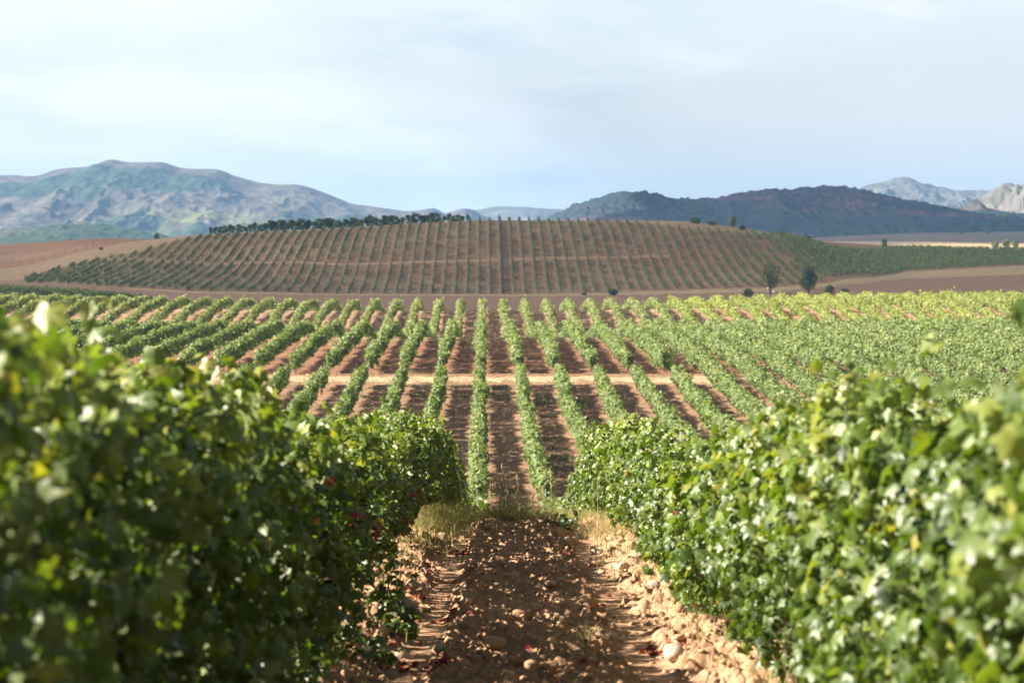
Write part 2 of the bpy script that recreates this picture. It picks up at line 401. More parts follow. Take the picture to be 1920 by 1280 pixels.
# reddish band variation on the hill
paint(far * np.clip((fbm(XX / 60, YY / 25, 4, 21) - 0.45) * 4, 0, 1), (0.25, 0.148, 0.09), 0.8)
ytop = ht + 2 + 8 * jit
paint(sm(-2, 4, YY - ytop) * (PX < 1500), (0.32, 0.225, 0.145))      # dry grass along the crest
lf = (PX < 400) * sm(0, 6, YY - np.interp(PX, [-400, 0, 200, 330, 390], [760, 742, 778, 806, 830]))
paint(lf, (0.28, 0.155, 0.10))                                        # orange field on the left
paint(lf * np.clip((fbm(XX / 35 + 7, YY / 60, 3, 41) - 0.5) * 6, 0, 1), (0.26, 0.105, 0.062))
paint(lf * (1 - sm(0.35, 0.5, fbm(XX / 50, YY / 26, 3, 57))), (0.32, 0.22, 0.14), 0.8)
pl = sm(955, 985, YY + 60 * jit) * sm(1380, 1420, PX)
scr = pl * np.maximum(sm(1500, 1640, YY + 260 * jit), 1 - sm(1640, 1800, PX + 220 * jit))
paint(pl, (0.42, 0.315, 0.165))                                        # golden stubble on the right
paint(scr, (0.16, 0.125, 0.098))    # scrub beyond it
paint(scr * np.clip((fbm(XX / 40, YY / 90, 4, 77) - 0.52) * 9, 0, 1), (0.11, 0.105, 0.07))
paint(sm(3500, 4200, YY), (0.15, 0.15, 0.09))
ny, nx = XX.shape
idx = np.arange(ny * nx).reshape(ny, nx)
q = np.stack([idx[:-1, :-1], idx[:-1, 1:], idx[1:, 1:], idx[1:, :-1]], -1).reshape(-1, 4)
g = mesh_from('ground', np.stack([XX, YY, ZZ], -1).reshape(-1, 3), q, True, {'soil': ('POINT', 'FLOAT_COLOR', soil.reshape(-1, 3))})
tag(link('ground', g, M['soil']), kind='structure')

def strip(name, pts_px, d0f, d1f, mat, lift, nx=240, ny=8, rag=1.5, seed=0):
    """sheet draped on the ground between two bearings; d0f/d1f give near and far edge distance per photo column"""
    px = np.linspace(*pts_px, nx)[:, None] * np.ones((1, ny))
    v = np.linspace(0, 1, ny)[None, :]
    a = d0f(px) + rag * (fbm(px / 18, px * 0 + 1, 3, seed) - 0.5) * 2; b = d1f(px) + rag * (fbm(px / 15, px * 0 + 9, 3, seed + 5) - 0.5) * 2
    D = a * (1 - v) + b * v
    x = (px - 960) / F * D
    z = terr(x, D) + lift * np.sin(pi * np.clip(v, 0.0, 1.0)) ** 0.5 - 0.02
    i = np.arange(nx * ny).reshape(nx, ny)
    f = np.stack([i[:-1, :-1], i[1:, :-1], i[1:, 1:], i[:-1, 1:]], -1).reshape(-1, 4)
    me = mesh_from(name, np.stack([x, D, z], -1).reshape(-1, 3), f, True)
    return tag(link(name, me, mat), kind='structure')

strip('dirt_track', (-300, 1520), lambda p: p * 0 + 188.0, lambda p: p * 0 + 191.8, M['track'], 0.10, 700, 8, 1.3)
strip('valley_track', (-300, 2300), lambda p: p * 0 + 101, lambda p: p * 0 + 108, M['track'], 0.10, 400, 8, 0.4, 4)
strip('hill_track', (190, 1260), lambda p: PXI(PATH, p) - 1.2, lambda p: PXI(PATH, p) + 1.8, M['hilltrack'], 0.14, 500, 6, 0.5, 9)
strip('grass_verge', (230, 2150), lambda p: PXI(HV0, p), lambda p: PXI(HB, p) - 2.5, M['verge'], 0.16, 600, 12, 1.6, 14)

# ------------------------------------------------------------------ mountains
def mountain(name, ridge, D, depth, foot, amp, mat_fn, nu=420, nv=90, seed=0, rough=6.0, back=0.5, gully=180.0, prof=1.25, gy=4.0, canopy_h=0.0):
    px = np.linspace(ridge[0][0], ridge[-1][0], nu)
    ry = pchip([r[0] for r in ridge], [r[1] for r in ridge], px)
    zr = ZC + (YH - ry) / F * D
    xw = (px - 960) / F * D
    v = np.concatenate([np.linspace(-back, 0, max(6, nv // 8))[:-1], np.linspace(0, 1, nv)])
    U, V = np.meshgrid(np.arange(nu), v, indexing='ij')
    xx = xw[U]; yy = D - depth * V
    av = np.abs(V)
    zf = ZC + foot
    h = np.maximum(zr[U] - zf, 1.0)
    z = zf + h * np.clip(1 - av, 0, 1) ** prof
    env = np.clip(av * 6, 0, 1) * np.clip((1 - av) * 2.5, 0, 1)
    r = ridged(xx / gully + 0.35 * fbm(xx / gully, yy / gully, 3, seed + 3), yy / (gully * gy), 5, seed) - 0.45
    z = z + amp * r * env * np.clip(h / h.max(), 0.25, 1)
    z = z + rough * (fbm(xx / 26, yy / 26, 4, seed + 9) - 0.5) * (0.35 + env)
    if canopy_h: z = z + canopy_h * np.clip(fbm(xx / 8, yy / 12, 3, seed + 40) - 0.40, 0, 1) * 3 * (fbm(xx / 120, yy / 120, 2, seed + 44) > 0.38)
    col = mat_fn(U, V, px[U], xx, yy, z, r)
    n0, n1 = U.shape; i = np.arange(n0 * n1).reshape(n0, n1)
    f = np.stack([i[:-1, :-1], i[:-1, 1:], i[1:, 1:], i[1:, :-1]], -1).reshape(-1, 4)
    me = mesh_from(name, np.stack([xx, yy, z], -1).reshape(-1, 3), f, True, {'soil': ('POINT', 'FLOAT_COLOR', col.reshape(-1, 3))})
    return tag(link(name, me, M['rock']), kind='structure')

def rock_material():
    m, t, out = new_mat('mountain_ground')
    b = t.node('ShaderNodeBsdfPrincipled'); b.inputs['Roughness'].default_value = 1.0; b.inputs['Specular IOR Level'].default_value = 0.0
    geo = t.node('ShaderNodeNewGeometry'); P = geo.outputs['Position']
    a = t.node('ShaderNodeAttribute', attribute_name='soil')
    k = t.math('MULTIPLY', t.rng(t.noise(P, 0.05, 6, 0.65), 0.3, 0.7, 0.65, 1.3), t.rng(t.noise(P, 0.012, 4, 0.6), 0.3, 0.7, 0.8, 1.2))
    cc = t.node('ShaderNodeCombineColor')
    for i in range(3): t.link(k, cc.inputs[i])
    t.link(t.mix(1.0, a.outputs['Color'], cc.outputs[0], 'MULTIPLY'), b.inputs['Base Color'])
    bp = t.node('ShaderNodeBump'); bp.inputs['Strength'].default_value = 0.55; bp.inputs['Distance'].default_value = 6.0
    t.link(t.noise(P, 0.028, 6, 0.65), bp.inputs['Height']); t.link(bp.outputs[0], b.inputs['Normal'])
    t.link(b.outputs[0], out.inputs['Surface'])
    return m
M['rock'] = rock_material()

def lerp3(base, c, k): return base * (1 - k[..., None]) + np.array(c) * k[..., None]
def col_left(U, V, px, xx, yy, z, r):
    c = np.empty(U.shape + (3,)); c[:] = (0.125, 0.108, 0.096)
    c = lerp3(c, (0.095, 0.082, 0.074), np.clip((fbm(xx / 90, yy / 160, 4, 12) - 0.45) * 5, 0, 1))
    gy = np.exp(-((px - 470) / 95.0) ** 2) * np.clip((fbm(xx / 130, yy / 200, 4, 33) - 0.40) * 6, 0, 1)
    c = lerp3(c, (0.165, 0.165, 0.075), gy)
    wood = fbm(xx / 160 + 0.4 * r, yy / 330, 5, 71) + 0.22 * np.exp(-((px - 190) / 130.0) ** 2) * np.exp(-((V - 0.34) / 0.26) ** 2) - 0.10 * (px > 420) - 0.3 * (V < 0.10)
    c = lerp3(c, (0.040, 0.070, 0.046), np.clip((wood - 0.50) * 16, 0, 1) * 0.95)
    c = lerp3(c, (0.06, 0.07, 0.055), np.clip((fbm(xx / 24, yy / 40, 3, 90) - 0.62) * 10, 0, 1) * 0.7)
    return c
def col_forest(U, V, px, xx, yy, z, r):
    c = np.empty(U.shape + (3,)); c[:] = (0.028, 0.040, 0.046)
    hea = np.clip((fbm(xx / 260 + z / 60, z / 26 + yy / 900, 4, 15) - 0.46) * 7, 0, 1)
    c = lerp3(c, (0.105, 0.056, 0.085), hea)
    c = lerp3(c, (0.030, 0.045, 0.03), np.clip((fbm(xx / 40, yy / 70, 4, 55) - 0.55) * 8, 0, 1))
    return c
def col_dark(U, V, px, xx, yy, z, r):
    c = np.empty(U.shape + (3,)); c[:] = (0.04, 0.06, 0.04)
    return lerp3(c, (0.10, 0.085, 0.07), np.clip((fbm(xx / 120, yy / 120, 4, 5) - 0.52) * 6, 0, 1))
def col_pale(U, V, px, xx, yy, z, r):
    c = np.empty(U.shape + (3,)); c[:] = (0.10, 0.094, 0.08)
    c = lerp3(c, (0.15, 0.15, 0.11), np.clip((fbm(xx / 150, yy / 200, 4, 8) - 0.48) * 6, 0, 1))
    return lerp3(c, (0.17, 0.155, 0.14), np.clip((r - 0.05) * 3, 0, 1) * 0.6)
def col_rock(U, V, px, xx, yy, z, r):
    c = np.empty(U.shape + (3,)); c[:] = (0.155, 0.145, 0.135)
    c = lerp3(c, (0.10, 0.11, 0.07), np.clip((fbm(xx / 60, yy / 80, 4, 18) - 0.55) * 8, 0, 1) * 0.7)
    return c

mountain('mountain_left', [(-500, 390), (-300, 350), (-120, 340), (0, 328), (60, 331), (120, 316), (170, 312), (210, 299), (250, 305), (300, 304), (350, 316), (405, 318), (440, 330), (500, 344), (560, 347), (610, 362), (660, 381), (720, 390), (775, 396), (812, 390), (835, 399), (872, 390), (905, 404), (960, 425), (1000, 450)],
         5200, 1500, -16, 34, col_left, 620, 150, 1, 9, 0.5, 120.0)
mountain('mountain_saddle', [(700, 430), (800, 405), (900, 392), (940, 387), (990, 389), (1040, 392), (1120, 396), (1250, 410), (1350, 440)], 7200, 1500, -16, 50, col_pale, 200, 60, 8, 8)
mountain('hill_dark_left', [(-400, 420), (-100, 428), (0, 433), (60, 428), (120, 423), (190, 422), (240, 430), (300, 441), (360, 456)], 3000, 700, -14, 14, col_dark, 420, 50, 17, 3, canopy_h=2.5)
mountain('mountain_right', [(985, 452), (1010, 424), (1035, 404), (1050, 399), (1080, 385), (1120, 372), (1170, 361), (1225, 364), (1262, 373), (1320, 374), (1400, 361), (1480, 356), (1560, 352), (1600, 355), (1640, 364), (1700, 379), (1750, 390), (1800, 398), (1850, 398), (1920, 400), (2050, 395), (2300, 410), (2600, 450)],
         3900, 1000, -12, 42, col_forest, 1000, 110, 23, 4, canopy_h=4.0)
mountain('mountain_far', [(1480, 440), (1560, 372), (1620, 350), (1650, 343), (1675, 334), (1690, 332), (1712, 337), (1725, 342), (1760, 352), (1810, 357), (1860, 356), (1920, 352), (2050, 350), (2200, 370), (2400, 430)], 7600, 1700, -16, 60, col_pale, 420, 90, 31, 34)
mountain('mountain_rocky', [(1740, 450), (1790, 398), (1815, 385), (1840, 369), (1858, 358), (1870, 351), (1882, 344), (1893, 342), (1902, 347), (1915, 349), (1960, 352), (2020, 350), (2100, 375), (2200, 440)], 4300, 420, -14, 60, col_rock, 300, 120, 47, 34, 0.5, 60.0, 1.25, 2.5)
mountain('hill_wooded_right', [(1745, 445), (1770, 394), (1800, 389), (1828, 376), (1836, 380), (1850, 392), (1900, 400), (1990, 402), (2100, 430)], 4100, 350, -14, 18, col_dark, 200, 40, 53, 3, canopy_h=4.0)

# ------------------------------------------------------------------ leaf canopies
def vine_leaf_template():
    phi = [0, 14, 30, 46, 60, 76, 92, 112, 132, 155]
    rad = [1.0, .78, .60, .80, .88, .62, .50, .66, .62, .42]
    pts = [(0.0, 0.0)]
    out = [(r * cos(radians(p)), r * sin(radians(p))) for p, r in zip(phi, rad)]
    ring = out + [(-0.10, 0.0)] + [(a, -b) for a, b in out[:0:-1]]
    v = [(0.12, 0.0, 0.0)]
    for a, b in ring: v.append((a, b, -0.50 * abs(b) ** 1.2 - 0.20 * a * a + 0.06 * math.sin(7 * math.atan2(b, a))))
    v = np.array(v); n = len(ring)
    f = np.array([(0, 1 + i, 1 + (i + 1) % n) for i in range(n)])
    v[:, 0] -= 0.3
    return v * 0.56, f
LT = vine_leaf_template()
def mid_template():
    v = np.array([(-0.5, 0, 0), (-0.05, 0.46, -0.14), (0.5, 0, -0.06), (-0.05, -0.46, -0.14)], float)
    return v, np.array([(0, 1, 2, 3)])
QT = mid_template()
def lobe_template():
    v = np.array([(0, 0, 0.05), (-0.42, 0.12, 0), (-0.2, 0.5, -0.16), (0.12, 0.26, -0.05), (0.55, 0, -0.12), (0.12, -0.26, -0.05), (-0.2, -0.5, -0.16), (-0.42, -0.12, 0)], float)
    f = np.array([(0, i, i % 7 + 1) for i in range(1, 8)])
    return v, f
BT = lobe_template()

def place(tpl, pos, nrm, tip, size):
    """copies of a flat template; nrm plane normals, tip directions"""
    v, f = tpl
    n = nrm / np.linalg.norm(nrm, axis=1, keepdims=True)
    t = tip - n * np.sum(tip * n, 1, keepdims=True)
    t /= np.maximum(np.linalg.norm(t, axis=1, keepdims=True), 1e-6)
    b = np.cross(n, t)
    s = size[:, None, None]
    V = pos[:, None, :] + s * (v[None, :, 0:1] * t[:, None, :] + v[None, :, 1:2] * b[:, None, :] + v[None, :, 2:3] * n[:, None, :])
    k = len(v)
    Fa = f[None] + (np.arange(len(pos)) * k)[:, None, None]
    return V.reshape(-1, 3), Fa.reshape(-1, f.shape[1])

def canopy(rng, n, d0, d1, xf, base, H, W, lump=0.22, lumpscale=1.0, seed=0, hang=0.0, inner=0.25, dens=None, hf=None, holes=0.0, vig=0.0, rs=1.0, wf=None):
    d = rng.uniform(d0, d1, int(n * 1.3))
    if dens is not None: d = d[rng.random(len(d)) < dens(d)]
    n = len(d)
    a = rng.uniform(0, 2 * pi, n)
    r = 1 - np.abs(rng.normal(0, inner, n)); r = np.clip(r, 0.05, 1.0)
    r = r * rs
    if holes:       # dark pockets between the shoots
        hn = vnoise(d / 0.21, a * 3.2, seed + 61)
        kp = ~((hn < holes) & (r > 0.62)); d, a, r = d[kp], a[kp], r[kp]; n = len(d)
    lm = vnoise(d / lumpscale, a * 1.1, seed) * 2 - 1
    lm2 = vnoise(d / (lumpscale * 0.35), a * 2.3, seed + 5) * 2 - 1
    r = r * (1 + lump * lm + 0.5 * lump * lm2)
    if vig: vg = _h(np.floor(d / 1.2), d * 0, d * 0, seed + 19); r = r * (1 + vig * (2 * vg - 1)) * np.where(rng.random(n) < 0.05, rng.uniform(1.1, 1.6, n), 1.0)
    ca, sa = np.cos(a), np.sin(a)
    sx = np.sign(ca) * np.abs(ca) ** 0.75; sz = np.sign(sa) * np.abs(sa) ** 0.75
    cz = (base + H) / 2; rz = (H - base) / 2
    topmod = 1 + 0.14 * (fbm(d / (lumpscale * 1.4), d * 0 + seed, 3, seed + 2) - 0.5) * 2
    ox = sx * r * W * (wf(d) if wf is not None else 1.0); oz = cz + sz * r * rz * np.where(sz > 0, topmod, 1 + hang * (fbm(d / 0.9, d * 0, 2, seed + 8) - 0.4))
    if hf is not None: oz = oz * hf(d)
    x = xf(d) + ox
    z = terr(xf(d), d) + np.maximum(oz, 0.03)
    pos = np.stack([x, d, z], 1)
    nrm = np.stack([sx / W, np.zeros(n), sz / rz * 0.9 + 0.55], 1)
    nrm /= np.linalg.norm(nrm, axis=1, keepdims=True)
    nrm += 0.30 * sd + np.array([0, -0.18, 0]) + rng.normal(0, 1.0 if holes else 0.75, (n, 3))
    tip = np.stack([sx * 0.5, np.zeros(n), -np.ones(n) * 0.8], 1) + rng.normal(0, 0.5, (n, 3))
    return pos, nrm, tip, lm, oz

BEND = lambda d: -0.0115 * np.maximum(0, d - 95.0)
def rowx(k): return lambda d: -1.4 + 3.0 * k + BEND(d)

def tube(path, rad, sides=6):
    path = np.asarray(path, float); rad = np.broadcast_to(np.asarray(rad, float), (len(path),))
    V = []; Fc = []
    for i, p in enumerate(path):
        t = path[min(i + 1, len(path) - 1)] - path[max(i - 1, 0)]; t = t / np.linalg.norm(t)
        u = np.cross(t, (0.31, 0.95, 0.05)); u /= np.linalg.norm(u); w_ = np.cross(t, u)
        for j in range(sides):
            a = 2 * pi * j / sides
            V.append(p + rad[i] * (cos(a) * u + sin(a) * w_))
    for i in range(len(path) - 1):
        for j in range(sides):
            Fc.append((i * sides + j, i * sides + (j + 1) % sides, (i + 1) * sides + (j + 1) % sides, (i + 1) * sides + j))
    return np.array(V), np.array(Fc)

def merge(parts):
    V = []; Fl = []; o = 0
    for v, f in parts:
        V.append(v); Fl.append(np.asarray(f) + o); o += len(v)
    return np.concatenate(V), np.concatenate(Fl)

def trunk_mesh(rng, h=0.75):
    p = [np.array([0, 0, -0.08])]
    for i in range(1, 7):
        p.append(np.array([rng.normal(0, 0.025) * i ** 0.5, rng.normal(0, 0.03) * i ** 0.5, h * i / 6]))
    r = np.array([0.055, 0.042, 0.036, 0.038, 0.034, 0.034, 0.045]) * rng.uniform(0.85, 1.15)
    parts = [tube(p, r, 7)]
    for s in (-1, 1):
        e = p[-1]; parts.append(tube([e, e + (0.0, s * 0.25, 0.12), e + (0.02, s * 0.55, 0.16)], [0.03, 0.022, 0.014], 6))
    v, f = merge(parts)
    return mesh_from('trunk', v, f, True)

rng = np.random.default_rng(7)
TRUNKS = [trunk_mesh(rng, rng.uniform(0.6, 0.8)) for _ in range(6)]
for t_ in TRUNKS: t_.materials.append(M['bark'])
def post_mesh(h=1.75):
    # folded steel trellis post: open C profile with hook notches
    prof = [(-0.025, 0.02), (-0.03, 0.02), (-0.03, -0.02), (0.03, -0.02), (0.03, 0.02), (0.025, 0.02), (0.025, -0.015), (-0.025, -0.015)]
    V = [(x, y, z) for z in (-0.3, h) for x, y in prof]; n = len(prof)
    Fq = [(i, (i + 1) % n, n + (i + 1) % n, n + i) for i in range(n)]
    caps = [(n + 0, n + 1, n + 2, n + 7), (n + 2, n + 3, n + 6, n + 7), (n + 3, n + 4, n + 5, n + 6)]
    for z in (0.6, 0.95, 1.3, 1.6):
        o = len(V); V += [(0.03, -0.006, z), (0.042, -0.006, z + 0.012), (0.042, 0.006, z + 0.012), (0.03, 0.006, z)]
        caps.append((o, o + 1, o + 2, o + 3))
    return mesh_from('trellis_post', V, np.array(Fq + caps))
POST = post_mesh(1.78); POST.materials.append(M['post'])

ORD = "first second third fourth fifth sixth seventh eighth ninth tenth eleventh twelfth thirteenth fourteenth fifteenth sixteenth seventeenth eighteenth nineteenth twentieth".split()
TENS = {2: "twenty", 3: "thirty", 4: "forty", 5: "fifty", 6: "sixty", 7: "seventy"}
def ordn(n):
    if n <= 20: return ORD[n - 1]
    t, r = divmod(n, 10)
    if r == 0: return TENS[t][:-1] + "ieth"
    return TENS[t] + "-" + ORD[r - 1]

def side_word(k):       # rows 0,-1,-2.. lie left of the central lane, 1,2,.. right
    return (ordn(1 - k), 'left') if k <= 0 else (ordn(k), 'right')

# ---- the two rows beside the lane, and their hidden neighbours
def near_row(k, label, H0, base, W, per_m, d0, d1, redness, seed, detail=True, hf=None):
    rg = np.random.default_rng(seed)
    xf = rowx(k)
    root = empty('vine_row', (float(xf(np.array([d0]))[0]), d0, T1(float(xf(np.array([d0]))[0]), d0)), label, 'vine row', 'vine rows beside the central lane')
    inv = -np.array(root.location)
    segs = []; tin = []
    def add(n, a, b, tpl, size, sc_sd, inner, lump=0.32, rs=1.0):
        pos, nrm, tip, lm, oz = canopy(rg, n, a, b, xf, base, H0, W, lump, 1.15, seed, 0.35, inner, hf=hf, holes=0.46 if rs == 1.0 else 0.0, rs=rs, wf=lambda d: 1 + 0.06 * (lambda t: t * t * (3 - 2 * t))(np.clip((d - 23) / 17, 0, 1)))
        s = size * np.clip(rg.normal(1, sc_sd, len(pos)), 0.45, 1.7)
        v, f = place(tpl, pos + inv, nrm, tip, s)
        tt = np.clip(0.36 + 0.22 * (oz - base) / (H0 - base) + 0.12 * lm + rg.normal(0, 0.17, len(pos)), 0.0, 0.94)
        yel = rg.random(len(pos)) < 0.014; tt[yel] = rg.uniform(0.85, 0.96, yel.sum())
        redz = redness * np.clip((pos[:, 1] - 9) / 9, 0.12, 1) * np.clip((34 - pos[:, 1]) / 6, 0.1, 1) * np.clip(1.3 - (oz - base) / (H0 - base) * 1.4, 0.05, 1) * (fbm(pos[:, 1] / 2.2, oz / 0.5, 2, seed + 77) > 0.64)
        red = rg.random(len(pos)) < redz; tt[red] = rg.uniform(0.975, 1.0, red.sum())
        segs.append((v, f)); tin.append(np.repeat(tt, len(tpl[1])))
    if detail:
        add(per_m * (min(d1, 46) - d0), d0, min(d1, 46), LT, 0.084, 0.34, 0.27)
        add((12 if k == 0 else 50) * (min(d1, 46) - d0), d0, min(d1, 46), BT, 0.20, 0.2, 0.3, 0.2, 0.62)  # larger inner leaves, added as a core to stop sun leaking through
        if k == 0:      # low hanging skirt on the nearest vines
            ps, nm, tp, lm_, oz_ = canopy(rg, 620 * 13.0, 3.6, 16.6, xf, 0.10, 0.78, 0.40, 0.3, 0.9, seed + 4, 0.3, 0.25, holes=0.4)
            v, f = place(LT, ps + inv, nm, tp, 0.084 * np.clip(rg.normal(1, 0.34, len(ps)), 0.45, 1.7))
            segs.append((v, f)); tin.append(np.repeat(np.clip(rg.normal(0.36, 0.16, len(ps)), 0, 0.94), len(LT[1])))
        # arching shoots above the canopy
        ns = int((min(d1, 46) - d0) * 2.2)
        P = []; N = []; TT_ = []
        for s in range(ns):
            dd = rg.uniform(d0, min(d1, 46)); x0 = float(xf(np.array([dd]))[0]) + rg.normal(0, W * 0.5)
            z0 = T1(x0, dd) + (float(hf(dd)) if hf else 1.0) * H0 * rg.uniform(0.86, 0.98); L = rg.uniform(0.12, 0.34) if rg.random() < 0.85 else rg.uniform(0.35, 0.55); dirn = np.array([rg.normal(0, 0.45), rg.normal(0, 0.45), 1.0])
            m_ = int(5 + L * 18)
            for q_ in range(m_):
                u_ = q_ / m_
                P.append(np.array([x0, dd, z0]) + dirn * L * u_ + np.array([0, 0, -0.25 * L * u_ * u_]) + rg.normal(0, 0.03, 3)); N.append(rg.normal(0, 0.6, 3) + (0, 0, 0.8)); TT_.append(rg.normal(0, 0.6, 3) + (0, 0, -0.4))
        P = np.array(P)
        v, f = place(LT, P + inv, np.array(N), np.array(TT_), 0.078 * np.clip(rg.normal(1, 0.3, len(P)), 0.4, 1.5))
        segs.append((v, f)); tin.append(np.repeat(np.clip(rg.normal(0.68, 0.14, len(P)), 0, 0.95), len(LT[1])))
        if d1 > 46: add(170 * (d1 - 46), 46, d1, (LT[0], LT[1]) if False else BT, 0.19, 0.25, 0.25)
    else:
        add(per_m * (d1 - d0), d0, d1, BT, 0.13, 0.3, 0.26)
    v, f = merge(segs)
    me = mesh_from('foliage', v, f, False, {'tint': ('FACE', 'FLOAT', np.concatenate(tin))})
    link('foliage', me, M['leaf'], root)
    n_tr = 0; dd = d0 + 0.5
    while dd < (60 if detail else 30) and dd < d1:
        x0 = float(xf(np.array([dd]))[0]) + rg.normal(0, 0.03)
        o = link('trunk', TRUNKS[rg.integers(6)], None, root)
        o.location = np.array([x0, dd, T1(x0, dd)]) + inv; o.rotation_euler = (rg.normal(0, 0.06), rg.normal(0, 0.06), rg.uniform(-0.4, 0.4))
        dd += rg.uniform(1.0, 1.25)
    dd = d0 + 2.6
    zs = []
    while dd < d1:
        x0 = float(xf(np.array([dd]))[0])
        o = link('post', POST, None, root); o.location = np.array([x0, dd, T1(x0, dd)]) + inv; o.rotation_euler = (0, rg.normal(0, 0.02), rg.normal(0, 0.1))
        o.scale = (1, 1, (H0 + (0.09 if k == 1 and 15 < dd < 24 else -0.12)) / 1.78)
        dd += 5.4
    if detail:
        for hz in (0.62, 0.98, 1.34):
            ds = np.arange(d0 + 1.4, min(d1, 60), 2.7)
            xs = xf(ds) + 0.033
            pts = np.stack([xs, ds, terr(xs, ds) + hz], 1) + inv
            vv, ff = tube(pts, 0.003, 4); link('wire', mesh_from('wire', vv, ff), M['wire'], root)
    return root

near_row(0, 'tall dark shaded vine row left of the central lane, with some red leaves low down', 1.54, 0.52, 0.40, 1750, 3.6, 99, 0.18, 11, hf=lambda d: 1 + 0.05 * np.exp(-((d - 5.2) / 2.6) ** 2))
near_row(1, 'bright sunlit vine row right of the central lane, leaves shining whitish', 1.45, 0.34, 0.42, 1800, 3.6, 99, 0.008, 23, hf=lambda d: 1 + 0.09 * np.exp(-((d - 12) / 3.2) ** 2))
for k, nm in ((-1, 'second vine row left of the central lane, behind the tall dark row'), (2, 'second vine row right of the central lane, behind the bright sunlit row'), (-2, 'third vine row left of the central lane, low behind the others'), (3, 'third vine row right of the central lane, low behind the others')):
    near_row(k, nm, 1.66, 0.42, 0.42, 420, 8 + 2 * abs(k), 99, 0.0, 40 + k, detail=False)

# ---- rows on the mid slopes
def far_row(k, d0, d1, per_m, size, H, base, W, mat, label, group, seed, posts=True, tintshift=0.0, xf=None, tpl=QT, gaps=0.0, trunks=False, segs=None, lump=0.40):
    rg = np.random.default_rng(seed)
    xf0 = xf or rowx(k)
    xf = lambda d: xf0(d) + 0.22 * (fbm(np.asarray(d) / 5.0, np.asarray(d) * 0 + seed, 3, seed + 3) - 0.5) * 2
    x0 = float(xf(np.array([d0]))[0])
    loc = np.array([x0, d0, T1(x0, d0)])
    root = empty('vine_row', loc, label, 'vine row', group)
    V = []; tn = []
    dens = None
    if not gaps: dens = lambda d: np.clip(0.62 + 1.5 * (fbm(d / 1.3, d * 0 + seed, 2, seed) - 0.32), 0.25, 1.0)
    if gaps: dens = lambda d: np.where(fbm(d / 2.6, d * 0 + seed, 2, seed) < gaps, 0.25, 1.0) * (0.55 + 0.45 * (np.abs(((d / 1.15) % 1) - 0.5) < 0.36))
    for (a, b) in (segs or [(d0, d1)]):
        pos, nrm, tip, lm, oz = canopy(rg, per_m * (b - a), a, b, xf, base, H, W, lump, 1.25, seed, 0.3, 0.26, dens, vig=0.26)
        if len(pos) == 0: continue
        s = size * np.clip(rg.normal(1, 0.3, len(pos)), 0.45, 1.7)
        V.append(place(tpl, pos - loc, nrm, tip, s))
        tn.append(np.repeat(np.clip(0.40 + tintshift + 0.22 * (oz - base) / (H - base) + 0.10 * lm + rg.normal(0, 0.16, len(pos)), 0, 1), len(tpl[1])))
    if not V: return root
    v, f = merge(V)
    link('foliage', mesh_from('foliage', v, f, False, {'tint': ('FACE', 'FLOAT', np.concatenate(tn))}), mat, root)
    if posts:
        for dd in (d0 + 0.2, d1 - 0.2):
            xx_ = float(xf(np.array([dd]))[0])
            o = link('post', POST, None, root); o.location = np.array([xx_, dd, T1(xx_, dd)]) - loc; o.rotation_euler = (0.12 if dd > d0 + 1 else -0.12, 0, 0)
    if trunks:
        parts = []
        for dd in np.arange(d0 + 0.4, d1, 1.2):
            xx_ = float(xf(np.array([dd]))[0]) + rg.normal(0, 0.04); zz_ = T1(xx_, dd)
            parts.append(tube(np.array([(xx_, dd, zz_ - 0.05), (xx_ + rg.normal(0, 0.04), dd + rg.normal(0, .05), zz_ + 0.35), (xx_, dd, zz_ + 0.7)]) - loc, [0.05, 0.04, 0.04], 4))
        if parts:
            vv, ff = merge(parts)
            tag(link('trunk', mesh_from('trunk', vv, ff), M['bark'], root), kind='stuff')
    return root

def in_view(k, d0, d1, margin=5.0, off=0.0):
    """part of row k between d0 and d1 that lies in (or close to) the field of view"""
    ds = np.arange(d0, d1 + 0.5, 1.0)
    ok = np.abs(rowx(k)(ds)) < 0.2118 * ds + margin
    if not ok.any(): return None
    return float(ds[ok][0]), float(ds[ok][-1])

SEED = 1000
for k in range(-14, 15):                                  # front block, valley to the pale track
    r_ = in_view(k, 109, 186.4 if k < 6 else 193.8)
    if not r_ or r_[1] - r_[0] < 6: continue
    o_, s_ = side_word(k); SEED += 1
    far_row(k, r_[0], r_[1], 280, 0.17, 1.60 if k < 6 else 1.66, 0.52 if k < 6 else 0.46, 0.33 if k < 6 else 0.50, M['leaf_mid'], f'vine row below the pale cross track, {o_} {s_} of the lane', 'vine rows below the pale cross track', SEED, posts=k < 6, trunks=True)
for k in range(-24, 26):                                  # slope above the track, up to the first rise and down behind it
    r_ = in_view(k, 194.2, 273)
    if not r_ or r_[1] - r_[0] < 8: continue
    o_, s_ = side_word(k); SEED += 1
    far_row(k, r_[0], r_[1], 200, 0.20, 1.62 if k < 5 else 1.75, 0.52 if k < 5 else 0.42, 0.36 if k < 5 else 0.60, M['leaf_mid'], f'vine row on the first rise above the pale track, {o_} {s_} of the lane', 'vine rows on the first rise', SEED, tintshift=0.05, posts=k < 5, trunks=k > 2)
for k in range(-30, 31):                                  # second rise
    r_ = in_view(k, 284, 366)
    if not r_ or r_[1] - r_[0] < 8: continue
    o_, s_ = side_word(k); SEED += 1
    yel = k > 8
    far_row(k, r_[0], r_[1], 140, 0.23, 1.62, 0.52 if k < 9 else 0.40, 0.42 if k < 9 else 0.50, M['leaf_yellow'] if yel else M['leaf_back'], f'{"yellow-green" if yel else "light green"} vine row over the second rise, {o_} {s_} of the lane', 'vine rows on the second rise', SEED, tintshift=0.12 if yel and k % 5 < 2 else 0.0)
